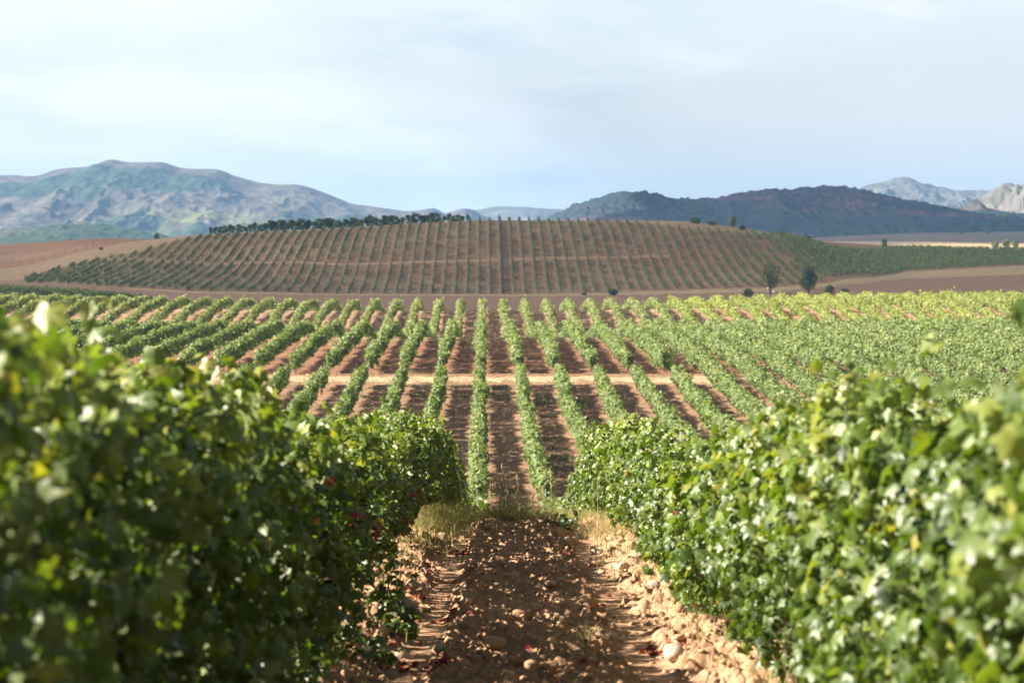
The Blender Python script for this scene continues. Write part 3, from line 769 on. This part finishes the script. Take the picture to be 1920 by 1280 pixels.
# green block on the far left behind the second rise
for j, k in enumerate(range(-36, -19)):
    xf_ = rowx(k)
    ds = np.arange(420, 560, 1.0); px_ = 960 + F * xf_(ds) / ds
    ok = (px_ > -60) & (ds < np.interp(px_, [0, 210, 330], [556, 505, 430]))
    if ok.sum() < 10: continue
    SEED += 1
    far_row(k, float(ds[ok][0]), float(ds[ok][-1]), 46, 0.36, 1.7, 0.35, 0.5, M['leaf_back'], f'vine row in the far left green block, {ordn(j + 1)} from its left edge', 'vine rows in the far left block', SEED, posts=False, tintshift=-0.1)

# ---- rows on the far hill
HX = lambda k: (lambda d: -3.1 + 3.02 * k - 0.012 * (d - 680.0))
for k in range(-48, 42):
    xf_ = HX(k); ds = np.arange(585, 775, 1.0); px_ = 960 + F * xf_(ds) / ds
    path_ = PXI(PATH, px_)
    lane = np.interp(ds, [610, 640, 690, 745], [1585, 1545, 1470, 1395])     # bare diagonal strip at the hill's right end
    ok = (ds > PXI(HB, px_) + 1.5) & (ds < PXI(HT, px_)) & (px_ > 45) & (px_ < lane)
    if ok.sum() < 8: continue
    a, b = float(ds[ok][0]), float(ds[ok][-1]); SEED += 1
    gap = float(np.median(path_[ok])); gap = float(ds[np.argmin(np.abs(ds - path_))])
    segs = [(a, gap - 1.8), (gap + 2.2, b)] if (a + 4 < gap < b - 4 and 195 < px_[np.argmin(np.abs(ds - path_))] < 1240) else [(a, b)]
    if k == 0:
        root = far_row(k, a, b, 60, 0.26, 1.5, 0.02, 0.22, M['sleeve'], 'thin dark blue-grey netted row running straight up the far hill', 'vine rows on the far hill', SEED, posts=False, xf=xf_, segs=[(a, b)])
        continue
    s_ = 'left' if k < 0 else 'right'
    far_row(k, a, b, 40, 0.26, 1.25 if k > -20 else 1.0, 0.12, 0.23, M['leaf_hill'], f'dark vine row on the brown far hill, {ordn(abs(k))} {s_} of the blue-grey row', 'vine rows on the far hill', SEED, posts=False, xf=xf_, gaps=0.48, segs=segs)
j = 0
for k in range(24, 76):
    xf_ = HX(k); ds = np.arange(600, 960, 1.5); px_ = 960 + F * xf_(ds) / ds
    lane = np.interp(ds, [610, 640, 690, 745], [1585, 1545, 1470, 1395]) + 10
    topd = np.interp(px_, [1430, 1500, 1560, 1700, 1920, 2100], [752, 790, 840, 930, 948, 948])
    ok = (ds > PXI(HB, px_) + 3 + (px_ > 1545) * (px_ < 1640) * 14) & (ds < topd) & (px_ > lane) & (px_ < 2010)
    if ok.sum() < 8: continue
    a, b = float(ds[ok][0]), float(ds[ok][-1]); SEED += 1; j += 1
    far_row(k, a, b, 26, 0.34, 1.35, 0.12, 0.32, M['leaf_hill'], f'dark vine row on the low slope right of the hill, {ordn(j)} from the bare strip', 'vine rows on the low right slope', SEED, posts=False, xf=xf_, gaps=0.38, segs=[(a, b)], tintshift=0.05)

# ------------------------------------------------------------------ lane soil, clods, stones, fallen leaves
def lane_height(x, y):
    s = np.clip((np.abs(x - 0.12) - 1.05) / 0.7, 0, 1)
    z = 0.05 + 0.10 * s
    z = z - 0.07 * np.exp(-((x + 0.66) / 0.17) ** 2) - 0.085 * np.exp(-((x - 0.92) / 0.19) ** 2)
    rutR = np.exp(-((x - 0.92) / 0.2) ** 4); rutL = np.exp(-((x + 0.66) / 0.17) ** 4)
    rough = 1 - 0.82 * np.maximum(rutR, rutL)
    z = z + rough * (0.17 * (fbm(x / 0.22, y / 0.22, 3, 101) - 0.5) + 0.14 * (ridged(x / 0.13, y / 0.13, 3, 131) - 0.45) + 0.07 * (fbm(x / 0.05, y / 0.05, 2, 151) - 0.5))
    z = z + rutR * 0.03 * np.sin((y + 0.25 * np.abs(x - 0.92)) * 2 * pi / 0.24) + rutL * 0.014 * np.sin((y + 0.2 * np.abs(x + 0.66)) * 2 * pi / 0.27) * (fbm(y / 1.4, x * 0, 2, 61) > 0.45)
    return z
ys = [9.0]
while ys[-1] < 44: ys.append(ys[-1] + 0.012 + 0.0009 * ys[-1])
ys = np.array(ys); xs = np.linspace(-2.35, 2.55, 250)
Yl, Xl = np.meshgrid(ys, xs, indexing='ij')
edge_fade = np.clip((2.4 - np.abs(Xl - 0.1)) / 0.25, 0, 1) * np.clip((44 - Yl) / 2, 0, 1)
Zl = terr(Xl, Yl) + np.maximum(lane_height(Xl, Yl), 0.004) * edge_fade - 0.03 * (1 - edge_fade)
n0, n1 = Xl.shape; ii = np.arange(n0 * n1).reshape(n0, n1)
fq = np.stack([ii[:-1, :-1], ii[:-1, 1:], ii[1:, 1:], ii[1:, :-1]], -1).reshape(-1, 4)
tag(link('tilled_lane', mesh_from('tilled_lane', np.stack([Xl, Yl, Zl], -1).reshape(-1, 3), fq, True), M['lane']), kind='structure')
def lane_z(x, y): return terr(x, y) + np.maximum(lane_height(x, y), 0.004)

def ico(sub):
    import bmesh
    bm = bmesh.new(); bmesh.ops.create_icosphere(bm, subdivisions=sub, radius=1.0)
    v = np.array([x.co[:] for x in bm.verts]); f = np.array([[q_.index for q_ in fc.verts] for fc in bm.faces]); bm.free()
    return v, f
I1, I2, I3 = ico(1), ico(2), ico(3)
rg = np.random.default_rng(5)
def clod_set(n, smin, smax, tpl, power):
    y = 9 + (42 - 9) * rg.random(n) ** 0.9
    x = rg.uniform(-2.1, 2.3, n)
    inrut = np.exp(-((x - 0.92) / 0.2) ** 4) + np.exp(-((x + 0.66) / 0.17) ** 4)
    keep = rg.random(n) > np.maximum(0.85 * inrut, 0.6 * (np.abs(x - 0.1) > 1.15)); x, y = x[keep], y[keep]; n = len(x)
    s = smin + (smax - smin) * rg.random(n) ** power
    z = lane_z(x, y) + s * 0.05
    v, f = tpl
    ang = rg.uniform(0, 2 * pi, n)
    V = np.repeat(v[None], n, 0)
    V = V * (1 + rg.uniform(-0.32, 0.32, (n, len(v), 1)))
    V = V * rg.uniform(0.6, 1.3, (n, 1, 3)) * np.array([1, 1, 0.75])
    c, s_ = np.cos(ang)[:, None], np.sin(ang)[:, None]
    Vx = V[..., 0] * c - V[..., 1] * s_; Vy = V[..., 0] * s_ + V[..., 1] * c
    P = np.stack([Vx, Vy, V[..., 2]], -1) * s[:, None, None] + np.stack([x, y, z], 1)[:, None, :]
    Fa = (f[None] + (np.arange(n) * len(v))[:, None, None]).reshape(-1, 3)
    return P.reshape(-1, 3), Fa, np.repeat(np.clip(rg.normal(0.5, 0.2, n), 0, 1), len(f))
cs = [clod_set(3000, 0.02, 0.075, I2, 2.4), clod_set(14000, 0.008, 0.03, I1, 1.8)]
v, f = merge([(a, b) for a, b, _ in cs])
tag(link('soil_clods', mesh_from('soil_clods', v, f, False, {'tint': ('FACE', 'FLOAT', np.concatenate([c for *_, c in cs]))}), M['clod']), 'loose lumps of reddish dry soil covering the central lane', 'soil', kind='stuff')

def rock_mesh(rg, stretch):
    v, f = I3; v = v.copy()
    for _ in range(7):      # planar chips
        n = rg.normal(0, 1, 3); n /= np.linalg.norm(n); dd = v @ n; lim = rg.uniform(0.55, 0.85)
        v = v - np.clip(dd - lim, 0, None)[:, None] * n
    v = v * (1 + 0.05 * rg.normal(0, 1, (len(v), 1))) * stretch
    return mesh_from('stone', v, f, True)
STN = [(770, 1100, .075, (1.2, .8, .6), 'flat pale stone at the left edge of the lane below a patch of red leaves'), (762, 1143, .095, (1.3, .9, .75), 'large pale rounded stone on the left lane edge, beside the trailing shoots'), (800, 1152, .06, (1, .9, .6), 'small grey stone just right of the large pale stone'), (822, 1224, .085, (1.5, .7, .5), 'long flat pale stone in the left wheel rut, nearest the camera'), (752, 1236, .06, (1, 1, .7), 'whitish round stone low on the left lane edge'), (1064, 1020, .05, (1.2, 1, .7), 'small white stone near the leafy weed at the lane crest'), (1012, 1031, .045, (1, 1, .9), 'tiny pale stone in the shade at the middle of the lane crest'), (1166, 1070, .075, (1.2, 1, .8), 'pale pinkish stone on the right bank of the lane'), (1120, 1040, .08, (1.3, .8, .8), 'pale stone at the right lane edge under the dry grass'), (1225, 1105, .07, (1, 1, .8), 'tan stone on the right bank beneath the vines'), (1263, 1235, .085, (1.1, 1, .8), 'rounded tan stone at the lower right lane edge'), (683, 1236, .075, (1, 1, .8), 'brown stone at the foot of the left vine row'), (978, 1160, .04, (1, 1, .7), 'small pale stone in the shaded middle of the lane')]
def ground_hit(px, py):
    ds = np.linspace(10, 40, 3000); x = (px - 960) / F * ds
    yi = YH + (ZC - lane_z(x, ds)) / ds * F
    i = np.argmax(yi <= py); i = i if yi.min() <= py else np.argmin(yi)
    return float(x[i]), float(ds[i])
for px, py, s, st, lab in STN:
    x, y = ground_hit(px, py)
    o = link('stone', rock_mesh(rg, np.array(st) * s), M['stone']); o.location = (x, y, float(lane_z(np.array([x]), np.array([y]))[0]) + s * st[2] * 0.35)
    o.rotation_euler = (rg.normal(0, .15), rg.normal(0, .15), rg.uniform(0, 6)); tag(o, lab, 'stone', 'stones on the central lane')

P = []
for px, py, n, sp in [(850, 1040, 46, .16), (770, 1122, 50, .12), (885, 1075, 40, .2), (842, 1168, 26, .09), (822, 1250, 60, .2), (905, 1090, 20, .12), (1117, 1157, 16, .07), (1030, 1167, 10, .06), (1240, 1220, 34, .12), (1045, 1035, 22, .12), (1010, 1290, 30, .2), (715, 1200, 18, .15), (1190, 1100, 12, .15), (960, 1130, 24, .5), (700, 1240, 30, .15), (930, 1230, 30, .4)]:
    x, y = ground_hit(px, py)
    for _ in range(int(n * 0.7)): P.append((x + rg.normal(0, sp), y + rg.normal(0, sp * 1.6)))
for _ in range(90): P.append((rg.uniform(-2.0, 2.2), 9 + 30 * rg.random()))
P = np.array(P); z = lane_z(P[:, 0], P[:, 1]) + 0.018
v, f = place(LT, np.stack([P[:, 0], P[:, 1], z], 1), rg.normal(0, 0.45, (len(P), 3)) + (0, 0, 0.8), rg.normal(0, 1, (len(P), 3)), rg.uniform(0.045, 0.10, len(P)))
tag(link('fallen_leaves', mesh_from('fallen_leaves', v, f, False, {'tint': ('FACE', 'FLOAT', np.repeat(rg.random(len(P)), len(LT[1])))}), M['fallen']), 'dry dark red leaves scattered over the lane', 'leaves', kind='stuff')

# ------------------------------------------------------------------ grass and weeds
def blades(rg, base, h, lean, width, segs=3):
    """bent tapering blades; base (n,3), h (n,), lean (n,2)"""
    n = len(base); ang = rg.uniform(0, pi, n)
    side = np.stack([np.cos(ang), np.sin(ang), np.zeros(n)], 1)
    V = np.empty((n, segs * 2 + 1, 3))
    for i in range(segs + 1):
        u = i / segs
        c = base + np.stack([lean[:, 0] * u * u, lean[:, 1] * u * u, h * u * (1 - 0.15 * u)], 1)
        wd = (width * (1 - u) ** 0.7)[:, None]
        if i < segs: V[:, 2 * i] = c - side * wd; V[:, 2 * i + 1] = c + side * wd
        else: V[:, 2 * segs] = c
    o = (np.arange(n) * (segs * 2 + 1))[:, None]
    T = []
    for i in range(segs - 1):
        T += [np.stack([o[:, 0] + 2 * i, o[:, 0] + 2 * i + 1, o[:, 0] + 2 * i + 3], 1), np.stack([o[:, 0] + 2 * i, o[:, 0] + 2 * i + 3, o[:, 0] + 2 * i + 2], 1)]
    i = segs - 1
    T.append(np.stack([o[:, 0] + 2 * i, o[:, 0] + 2 * i + 1, o[:, 0] + 2 * i + 2], 1))
    Fa = np.stack(T, 1).reshape(-1, 3)
    return V.reshape(-1, 3), Fa, len(T)

def grass_patch(n, xfun, yfun, hfun, tint, wid=0.004):
    x = xfun(n); y = yfun(n)
    h = hfun(n); b = np.stack([x, y, terr(x, y) + 0.02], 1)
    v, f, k = blades(rg, b, h, rg.normal(0, 0.3, (n, 2)) * h[:, None], np.full(n, wid) * rg.uniform(0.6, 1.5, n))
    return v, f, np.repeat(np.clip(tint + rg.normal(0, 0.2, n), 0, 1), k)
N_ = rg.normal; U_ = rg.uniform
gp = [  # dry grass under and in front of the two near rows, thicker at the crest
    grass_patch(5200, lambda n: N_(-1.2, 0.30, n), lambda n: 27 + 14 * rg.random(n) ** 0.6, lambda n: U_(0.06, 0.46, n), 0.33),
    grass_patch(4200, lambda n: N_(1.58, 0.26, n), lambda n: 23 + 17 * rg.random(n) ** 0.7, lambda n: U_(0.06, 0.36, n), 0.55),
    grass_patch(2600, lambda n: N_(-1.45, 0.22, n), lambda n: U_(12, 28, n), lambda n: U_(0.08, 0.35, n), 0.75),
    grass_patch(2200, lambda n: N_(1.75, 0.22, n), lambda n: U_(12, 24, n), lambda n: U_(0.08, 0.4, n), 0.75),
    grass_patch(5000, lambda n: U_(-1.4, 1.4, n), lambda n: N_(40.0, 1.6, n), lambda n: U_(0.1, 0.4, n), 0.3),
]
v, f = merge([(a, b) for a, b, _ in gp])
tag(link('dry_grass', mesh_from('dry_grass', v, f, False, {'tint': ('FACE', 'FLOAT', np.concatenate([c for *_, c in gp]))}), M['grass']), 'dry pale grass along the foot of the vine rows', 'grass', kind='stuff')

def grass_tuft(px, d, n, h, spread, tint, label, name='grass_tuft', stalks=0, mat='grass', seed=0, wid=0.004, lean=0.35, z0=0.0):
    r2 = np.random.default_rng(seed); x, y, z = at(px, d)
    if d < 43: z = float(lane_z(np.array([x]), np.array([y]))[0]) - 0.02
    root = empty(name, (x, y, z), label, 'grass' if name == 'grass_tuft' else 'weed')
    off = r2.normal(0, spread, (n, 2)); b = np.stack([off[:, 0], off[:, 1], np.zeros(n)], 1)
    hh = h * r2.uniform(0.45, 1.0, n)
    ln = off * 1.6 + r2.normal(0, lean, (n, 2)) * hh[:, None]
    v, f, k = blades(r2, b, hh, ln, np.full(n, wid) * r2.uniform(0.6, 1.4, n), 4)
    link('blades', mesh_from('blades', v, f, False, {'tint': ('FACE', 'FLOAT', np.repeat(np.clip(tint + r2.normal(0, 0.15, n), 0, 1), k))}), M[mat], root)
    for s in range(stalks):        # seed stalk with a plume
        hs = h * r2.uniform(1.3, 1.9); bx, by = r2.normal(0, spread, 2); lx, ly = r2.normal(0, 0.16, 2) * hs
        p = [np.array([bx + lx * u * u, by + ly * u * u, hs * u]) for u in np.linspace(0, 1, 7)]
        sv, sf = tube(p, [.004, .004, .0035, .003, .003, .0025, .002], 4)
        m_ = 46; u = r2.uniform(0.62, 1.0, m_)
        c = np.stack([bx + lx * u * u, by + ly * u * u, hs * u], 1)
        pv, pf, pk = blades(r2, c, r2.uniform(0.04, 0.09, m_), r2.normal(0, 0.03, (m_, 2)), np.full(m_, 0.006), 2)
        tri = np.concatenate([sf[:, [0, 1, 2]], sf[:, [0, 2, 3]]])
        vv, ff = merge([(sv, tri), (pv, pf)])
        link('seed_stalk', mesh_from('seed_stalk', vv, ff, False, {'tint': ('FACE', 'FLOAT', np.full(len(ff), 0.85))}), M['grass'], root)
    return root
grass_tuft(962, 36.0, 520, 0.46, 0.18, 0.35, 'yellow-green grass tuft with tall seed stalks at the lane crest', stalks=6, seed=1)
grass_tuft(900, 36.4, 320, 0.40, 0.16, 0.40, 'smaller yellowish grass tuft left of the one with tall stalks', stalks=1, seed=2)
grass_tuft(1008, 38.0, 160, 0.30, 0.10, 0.85, 'straw-coloured dry tuft right of the lane crest', stalks=4, seed=3)
grass_tuft(1106, 17.6, 70, 0.24, 0.05, 0.9, 'thin dry grass tuft beside the right wheel rut', seed=4)
grass_tuft(522, 13.2, 24, 0.32, 0.03, 0.7, 'tall pale grass with a plume in front of the dark left row', stalks=3, seed=5)
grass_tuft(835, 33.0, 240, 0.42, 0.16, 0.40, 'tall greenish grass clump at the foot of the left row end', stalks=2, seed=6)
grass_tuft(1142, 31.0, 240, 0.40, 0.16, 0.80, 'tall straw grass clump at the foot of the right row end', stalks=2, seed=7)

def leafy(px, d, n, spread, size, label, name, seed, mat='leaf', tint=0.4):
    r2 = np.random.default_rng(seed); x, y, z = at(px, d)
    if d < 43: z = float(lane_z(np.array([x]), np.array([y]))[0])
    root = empty(name, (x, y, z), label, 'weed' if 'weed' in name else 'vine shoot')
    P_ = r2.normal(0, 1, (n, 3)) * np.array(spread); P_[:, 2] = np.abs(P_[:, 2]) + 0.03
    v, f = place(LT, P_, r2.normal(0, .5, (n, 3)) + (0, -0.3, .8), r2.normal(0, .6, (n, 3)) + (0, 0, -.4), size * r2.uniform(.6, 1.3, n))
    link('leaves', mesh_from('leaves', v, f, False, {'tint': ('FACE', 'FLOAT', np.repeat(np.clip(r2.normal(tint, .14, n), 0, .9), len(LT[1])))}), M[mat], root)
    st = [tube([np.array([0, 0, -0.02]), p * 0.5 + (0, 0, 0.03), p], [.007, .005, .003], 5) for p in P_[: max(4, n // 10)]]
    v, f = merge(st); link('stem', mesh_from('stem', v, f, True), M['bark'], root)
leafy(1063, 33.5, 90, (.12, .12, .12), 0.09, 'dark green leafy weed on the right of the lane crest', 'leafy_weed', 61, tint=0.3)
leafy(745, 18.3, 60, (.10, .25, .10), 0.11, 'green shoots trailing from the left row onto the lane', 'trailing_shoot', 62, tint=0.35)
leafy(715, 20.0, 80, (.11, .2, .22), 0.11, 'dark leafy shoots hanging at the foot of the left row', 'hanging_shoot', 63, tint=0.25)
leafy(690, 15.8, 40, (.08, .2, .06), 0.10, 'low green shoot lying on the soil under the left row', 'low_shoot', 64, tint=0.45)

# weeds in the lanes of the front block
B = []; Tn = []
for _ in range(420):
    k = rg.integers(-9, 10); d_ = rg.uniform(108, 186); 
    if fbm(np.array([d_ / 14.0]), np.array([k * 3.7]), 2, 9)[0] < 0.55: continue
    x_ = 0.1 + 3 * k + float(BEND(np.array([d_]))[0]) + rg.normal(0, 0.5)
    n = 40; bx = x_ + rg.normal(0, 0.35, n); by = d_ + rg.normal(0, 0.6, n)
    h = rg.uniform(0.08, 0.42, n)
    v, f, kk = blades(rg, np.stack([bx, by, terr(bx, by)], 1), h, rg.normal(0, .35, (n, 2)) * h[:, None], np.full(n, 0.022), 2)
    B.append((v, f)); Tn.append(np.repeat(np.clip(rg.normal(0.6, .25, n), 0, 1), kk))
for ya, yb, cnt in ((235, 262, 5200), (330, 350, 4200), (186, 195, 4200), (594, 618, 2500)):     # dry growth on the two rises and along the track
    n = cnt; by = rg.uniform(ya, yb, n); bx = rg.uniform(-0.22, 0.22, n) * by; h = rg.uniform(0.06, 0.28 if ya != 186 else 0.16, n)
    v, f, kk = blades(rg, np.stack([bx, by, terr(bx, by)], 1), h, rg.normal(0, .35, (n, 2)) * h[:, None], np.full(n, 0.05), 2)
    B.append((v, f)); Tn.append(np.repeat(np.clip(rg.normal(1.0, .2, n), 0.5, 1), kk))
v, f = merge(B)
tag(link('weeds', mesh_from('weeds', v, f, False, {'tint': ('FACE', 'FLOAT', np.concatenate(Tn))}), M['weed']), 'patchy weeds and dry grass between the vine rows', 'weeds', kind='stuff')

# grapes in the near rows
def bunch(x, y, z, seed, label):
    r2 = np.random.default_rng(seed); P_ = []
    for i in range(46):
        u = r2.random(); P_.append((r2.normal(0, 0.035 * (1.1 - u)), r2.normal(0, 0.035 * (1.1 - u)), -0.16 * u))
    v, f = merge([(I2[0] * 0.0095 + p, I2[1]) for p in P_])
    return mesh_from('grapes', v, f, True)
# ------------------------------------------------------------------ trees and bushes
def tree_meshes(h, w, n, leaf, trunk_h, seed, shape='round', lumps=14, rt=0.02):
    r2 = np.random.default_rng(seed); P_ = []
    cents = []
    for i in range(lumps):
        u = r2.random()
        zc = trunk_h + (h - trunk_h) * (0.12 + 0.8 * u)
        if shape == 'cone': rad = w / 2 * (1.05 - u) * 0.8
        else: rad = w / 2 * math.sqrt(max(0.05, 1 - (2 * u - 1) ** 2)) * 0.75
        a = r2.uniform(0, 2 * pi); q_ = math.sqrt(r2.random())
        cents.append((rad * q_ * cos(a), rad * q_ * sin(a), zc, r2.uniform(0.16, 0.30) * w))
    for i in range(n):
        c = cents[r2.integers(lumps)]; dv = r2.normal(0, 1, 3); dv /= np.linalg.norm(dv)
        P_.append(np.array(c[:3]) + dv * c[3] * (1 - 0.4 * r2.random() ** 2) * (1, 1, 0.85))
    P_ = np.array(P_); ctr = np.array([0, 0, (h + trunk_h) / 2])
    nr = (P_ - ctr) / w + r2.normal(0, .6, (n, 3)) + (0, 0, .3)
    v, f = place(BT, P_, nr, r2.normal(0, 1, (n, 3)) + (0, 0, -.3), leaf * r2.uniform(.6, 1.4, n))
    crown = mesh_from('crown', v, f, False, {'tint': ('FACE', 'FLOAT', np.repeat(np.clip(r2.normal(.5, .22, n), 0, 1), len(BT[1])))})
    rt_ = rt * h
    parts = [tube([(0, 0, -0.3), (0.02 * h, 0, trunk_h), (0, 0.02 * h, h * 0.75)], [rt_ * 1.3, rt_, rt_ * 0.4], 8)]
    for c in cents[:7]:
        parts.append(tube([(0.01 * h, 0, trunk_h * 0.95), (c[0] * 0.5, c[1] * 0.5, (trunk_h + c[2]) / 2), c[:3]], [rt_ * .6, rt_ * .4, rt_ * .2], 5))
    v, f = merge(parts)
    return crown, mesh_from('trunk', v, f, True)

def tree(name, px, d, meshes, mat, label, cat, group=None, sc=1.0, rz=0.0, sx=1.0):
    x, y, z = at(px, d)
    root = empty(name, (x, y, z), label, cat, group, rz); root.scale = (sc * sx, sc * sx, sc)
    link('crown', meshes[0], mat, root); link('trunk', meshes[1], M['bark'], root)
    return root
PINES = [tree_meshes(5.0, 3.6, 620, 0.42, 0.05, 300 + i, 'round' if i % 2 else 'cone', 12) for i in range(5)]
pxs = []; x_ = 396
r2 = np.random.default_rng(77)
while x_ < 882: pxs.append(x_); x_ += r2.uniform(5, 10)
for i, px in enumerate(pxs):
    d_ = 772 + r2.uniform(-3, 10); h_ = np.interp(px, [396, 440, 520, 700, 790, 882], [0.38, 0.5, 0.62, 0.64, 0.62, 0.40]) * r2.uniform(0.78, 1.22)
    tree('pine_tree', px, d_, PINES[i % 5], M['pine'], f'dark pine in the line on the hill crest, {ordn(i + 1)} from the left', 'tree', 'dark pines along the hill crest', h_, r2.uniform(0, 6), r2.uniform(1.2, 1.5))

tree('olive_green_tree', 1443, 580, tree_meshes(7.0, 6.6, 1700, 0.30, 1.7, 401, 'round', 24, 0.03), M['tree_olive'], 'airy olive-green tree with a visible trunk on the dry verge below the hill', 'tree')
tree('dark_green_tree', 1516, 572, tree_meshes(6.6, 4.9, 2600, 0.30, 0.4, 402, 'cone', 26, 0.025), M['tree_green'], 'dense dark green tree standing right of the olive-green one', 'tree')
tree('ridge_tree', 1374, 756, tree_meshes(4.6, 2.9, 700, 0.34, 0.5, 403, 'cone', 12), M['tree_olive'], 'lone small tree on the right shoulder of the far hill', 'tree')
def bush_meshes(h, w, n, leaf, seed): return tree_meshes(h, w, n, leaf, 0.1, seed, 'round', 12, 0.03)
BSH = [bush_meshes(1.8, 3.2, 420, 0.34, 500 + i) for i in range(4)]
for i, (px, d_, sc, sx, mat, lab) in enumerate([
    (1150, 600, 1.0, 0.95, 'pine', 'dark round bush at the foot of the hill below its right half'),
    (1095, 606, .36, 1.6, 'pine', 'low scrub just left of the dark round bush'),
    (1404, 570, .85, 1.1, 'pine', 'dark low bush left of the olive-green tree'),
    (1556, 566, .95, .8, 'pine', 'dark bush right of the dense dark green tree'),
    (1585, 560, .75, .75, 'tree_olive', 'small olive bush at the edge of the brown field'),
    (1305, 757, .85, 1.5, 'pine', 'long dark scrub on the hill crest left of the lone ridge tree'),
    (1335, 757, .6, 1.6, 'pine', 'low scrub between the long dark scrub and the ridge tree'),
    (1392, 758, .7, 1.1, 'pine', 'dark scrub at the foot of the lone ridge tree'),
    (1512, 790, 1.1, 1.0, 'pine', 'dark bush at the top of the low right slope'),
    (1659, 930, 1.5, .6, 'tree_olive', 'pale olive bush on the skyline of the low right slope'),
    (1802, 2600, 3.0, 1.1, 'pine', 'large dark bush on the scrubland under the right mountain'),
    (1852, 2700, 2.6, .8, 'pine', 'dark bush right of the large one on the scrubland'),
    (1865, 1100, 1.9, .6, 'tree_green', 'green bush at the edge of the golden field'),
    (1886, 1060, 2.0, .7, 'tree_olive', 'pale olive bush beside the green one on the golden field'),
    (1902, 1120, 1.9, .6, 'tree_green', 'rightmost green bush on the golden field'),
    (294, 800, .85, .8, 'pine', 'dark bush on the grassy edge above the left vines'),
    (190, 752, .6, .7, 'pine', 'small dark bush on the track edge at the left hill flank'),
]):
    tree('bush', px, d_, BSH[i % 4], M[mat], lab, 'bush', 'bushes around the far fields', sc, i * 1.3, sx)

# white marker post by the olive-green tree
x, y, z = at(1440.5, 566)
sg = empty('signpost', (x, y, z), 'thin white marker post in front of the olive-green tree', 'sign post')
v, f = tube([(0, 0, -0.3), (0, 0, 1.0), (0, 0, 2.0)], 0.07, 8); link('pole', mesh_from('pole', v, f, True), M['white'], sg)
a_, b_, c_ = 0.34, 0.04, 0.3
bv = np.array([(sx_ * a_, -0.09 + sy_ * b_, 1.75 + sz_ * c_) for sz_ in (-1, 1) for sx_, sy_ in ((-1, -1), (1, -1), (1, 1), (-1, 1))])
link('plate', mesh_from('plate', bv, np.array([(0, 1, 2, 3), (7, 6, 5, 4), (0, 4, 5, 1), (1, 5, 6, 2), (2, 6, 7, 3), (3, 7, 4, 0)])), M['white'], sg)

# stakes on the left field
sv, sf = tube([(0, 0, -0.3), (0, 0, 1.2), (0, 0, 2.4)], 0.05, 6)
SM = mesh_from('stake', sv, sf, True); SM.materials.append(M['bark'])
r2 = np.random.default_rng(9)
for i in range(18):
    px = 20 + i * 20 + r2.uniform(-4, 4)
    o = link('stake', SM, None); o.location = at(px, np.interp(px, [0, 200, 380], [752, 790, 812]))
    tag(o, f'thin wooden stake on the edge of the orange left field, {ordn(i + 1)} from the left', 'stake', 'stakes along the left field')

# ------------------------------------------------------------------ clouds that shade the far hill and the wooded mountain
def cloud(name, cx, cy, cz, rx, ry, rz, seed):
    v, f = ico(5)
    n = v * 1.0
    dsp = 1 + 0.35 * (fbm(n[:, 0] * 2.2 + 5 + seed, n[:, 1] * 2.2 + n[:, 2] * 1.7, 4, seed) - 0.5) * 2
    v = v * dsp[:, None] * np.array([rx, ry, rz]) + np.array([cx, cy, cz])
    return tag(link(name, mesh_from(name, v, f, True), M['cloud']), kind='structure')
m, t, out = new_mat('cloud')
tr = t.node('ShaderNodeBsdfTranslucent'); tr.inputs[0].default_value = (.9, .9, .92, 1)
tp = t.node('ShaderNodeBsdfTransparent'); mx = t.node('ShaderNodeMixShader'); mx.inputs[0].default_value = 0.48
t.link(tr.outputs[0], mx.inputs[1]); t.link(tp.outputs[0], mx.inputs[2]); t.link(mx.outputs[0], out.inputs['Surface']); M['cloud'] = m
def shade(name, x0, x1, y0, y1, alt, seed):
    """cloud at altitude alt whose shadow covers the given patch of ground"""
    k = alt / sd[2]
    cloud(name, (x0 + x1) / 2 + sd[0] * k, (y0 + y1) / 2 + sd[1] * k, alt, (x1 - x0) / 2, (y1 - y0) / 2, 22, seed)
shade('cloud', -360, 330, 400, 1030, 420, 3)
shade('cloud', 150, 1050, 1550, 4000, 700, 8)

# ------------------------------------------------------------------ air
hv_ = np.array([(x, y, z) for z in (-42.0, 236.0) for x, y in ((-5200, -60), (5200, -60), (5200, 9300), (-5200, 9300))])
hz = mesh_from('haze', hv_, np.array([(3, 2, 1, 0), (4, 5, 6, 7), (0, 1, 5, 4), (1, 2, 6, 5), (2, 3, 7, 6), (3, 0, 4, 7)]))
m, t, out = new_mat('haze')
pv = t.node('ShaderNodeVolumePrincipled'); pv.inputs['Color'].default_value = (0.30, 0.57, 1.0, 1); pv.inputs['Density'].default_value = 0.000095
pv.inputs['Anisotropy'].default_value = 0.0
t.link(pv.outputs[0], out.inputs['Volume'])
tag(link('haze', hz, m), kind='stuff')
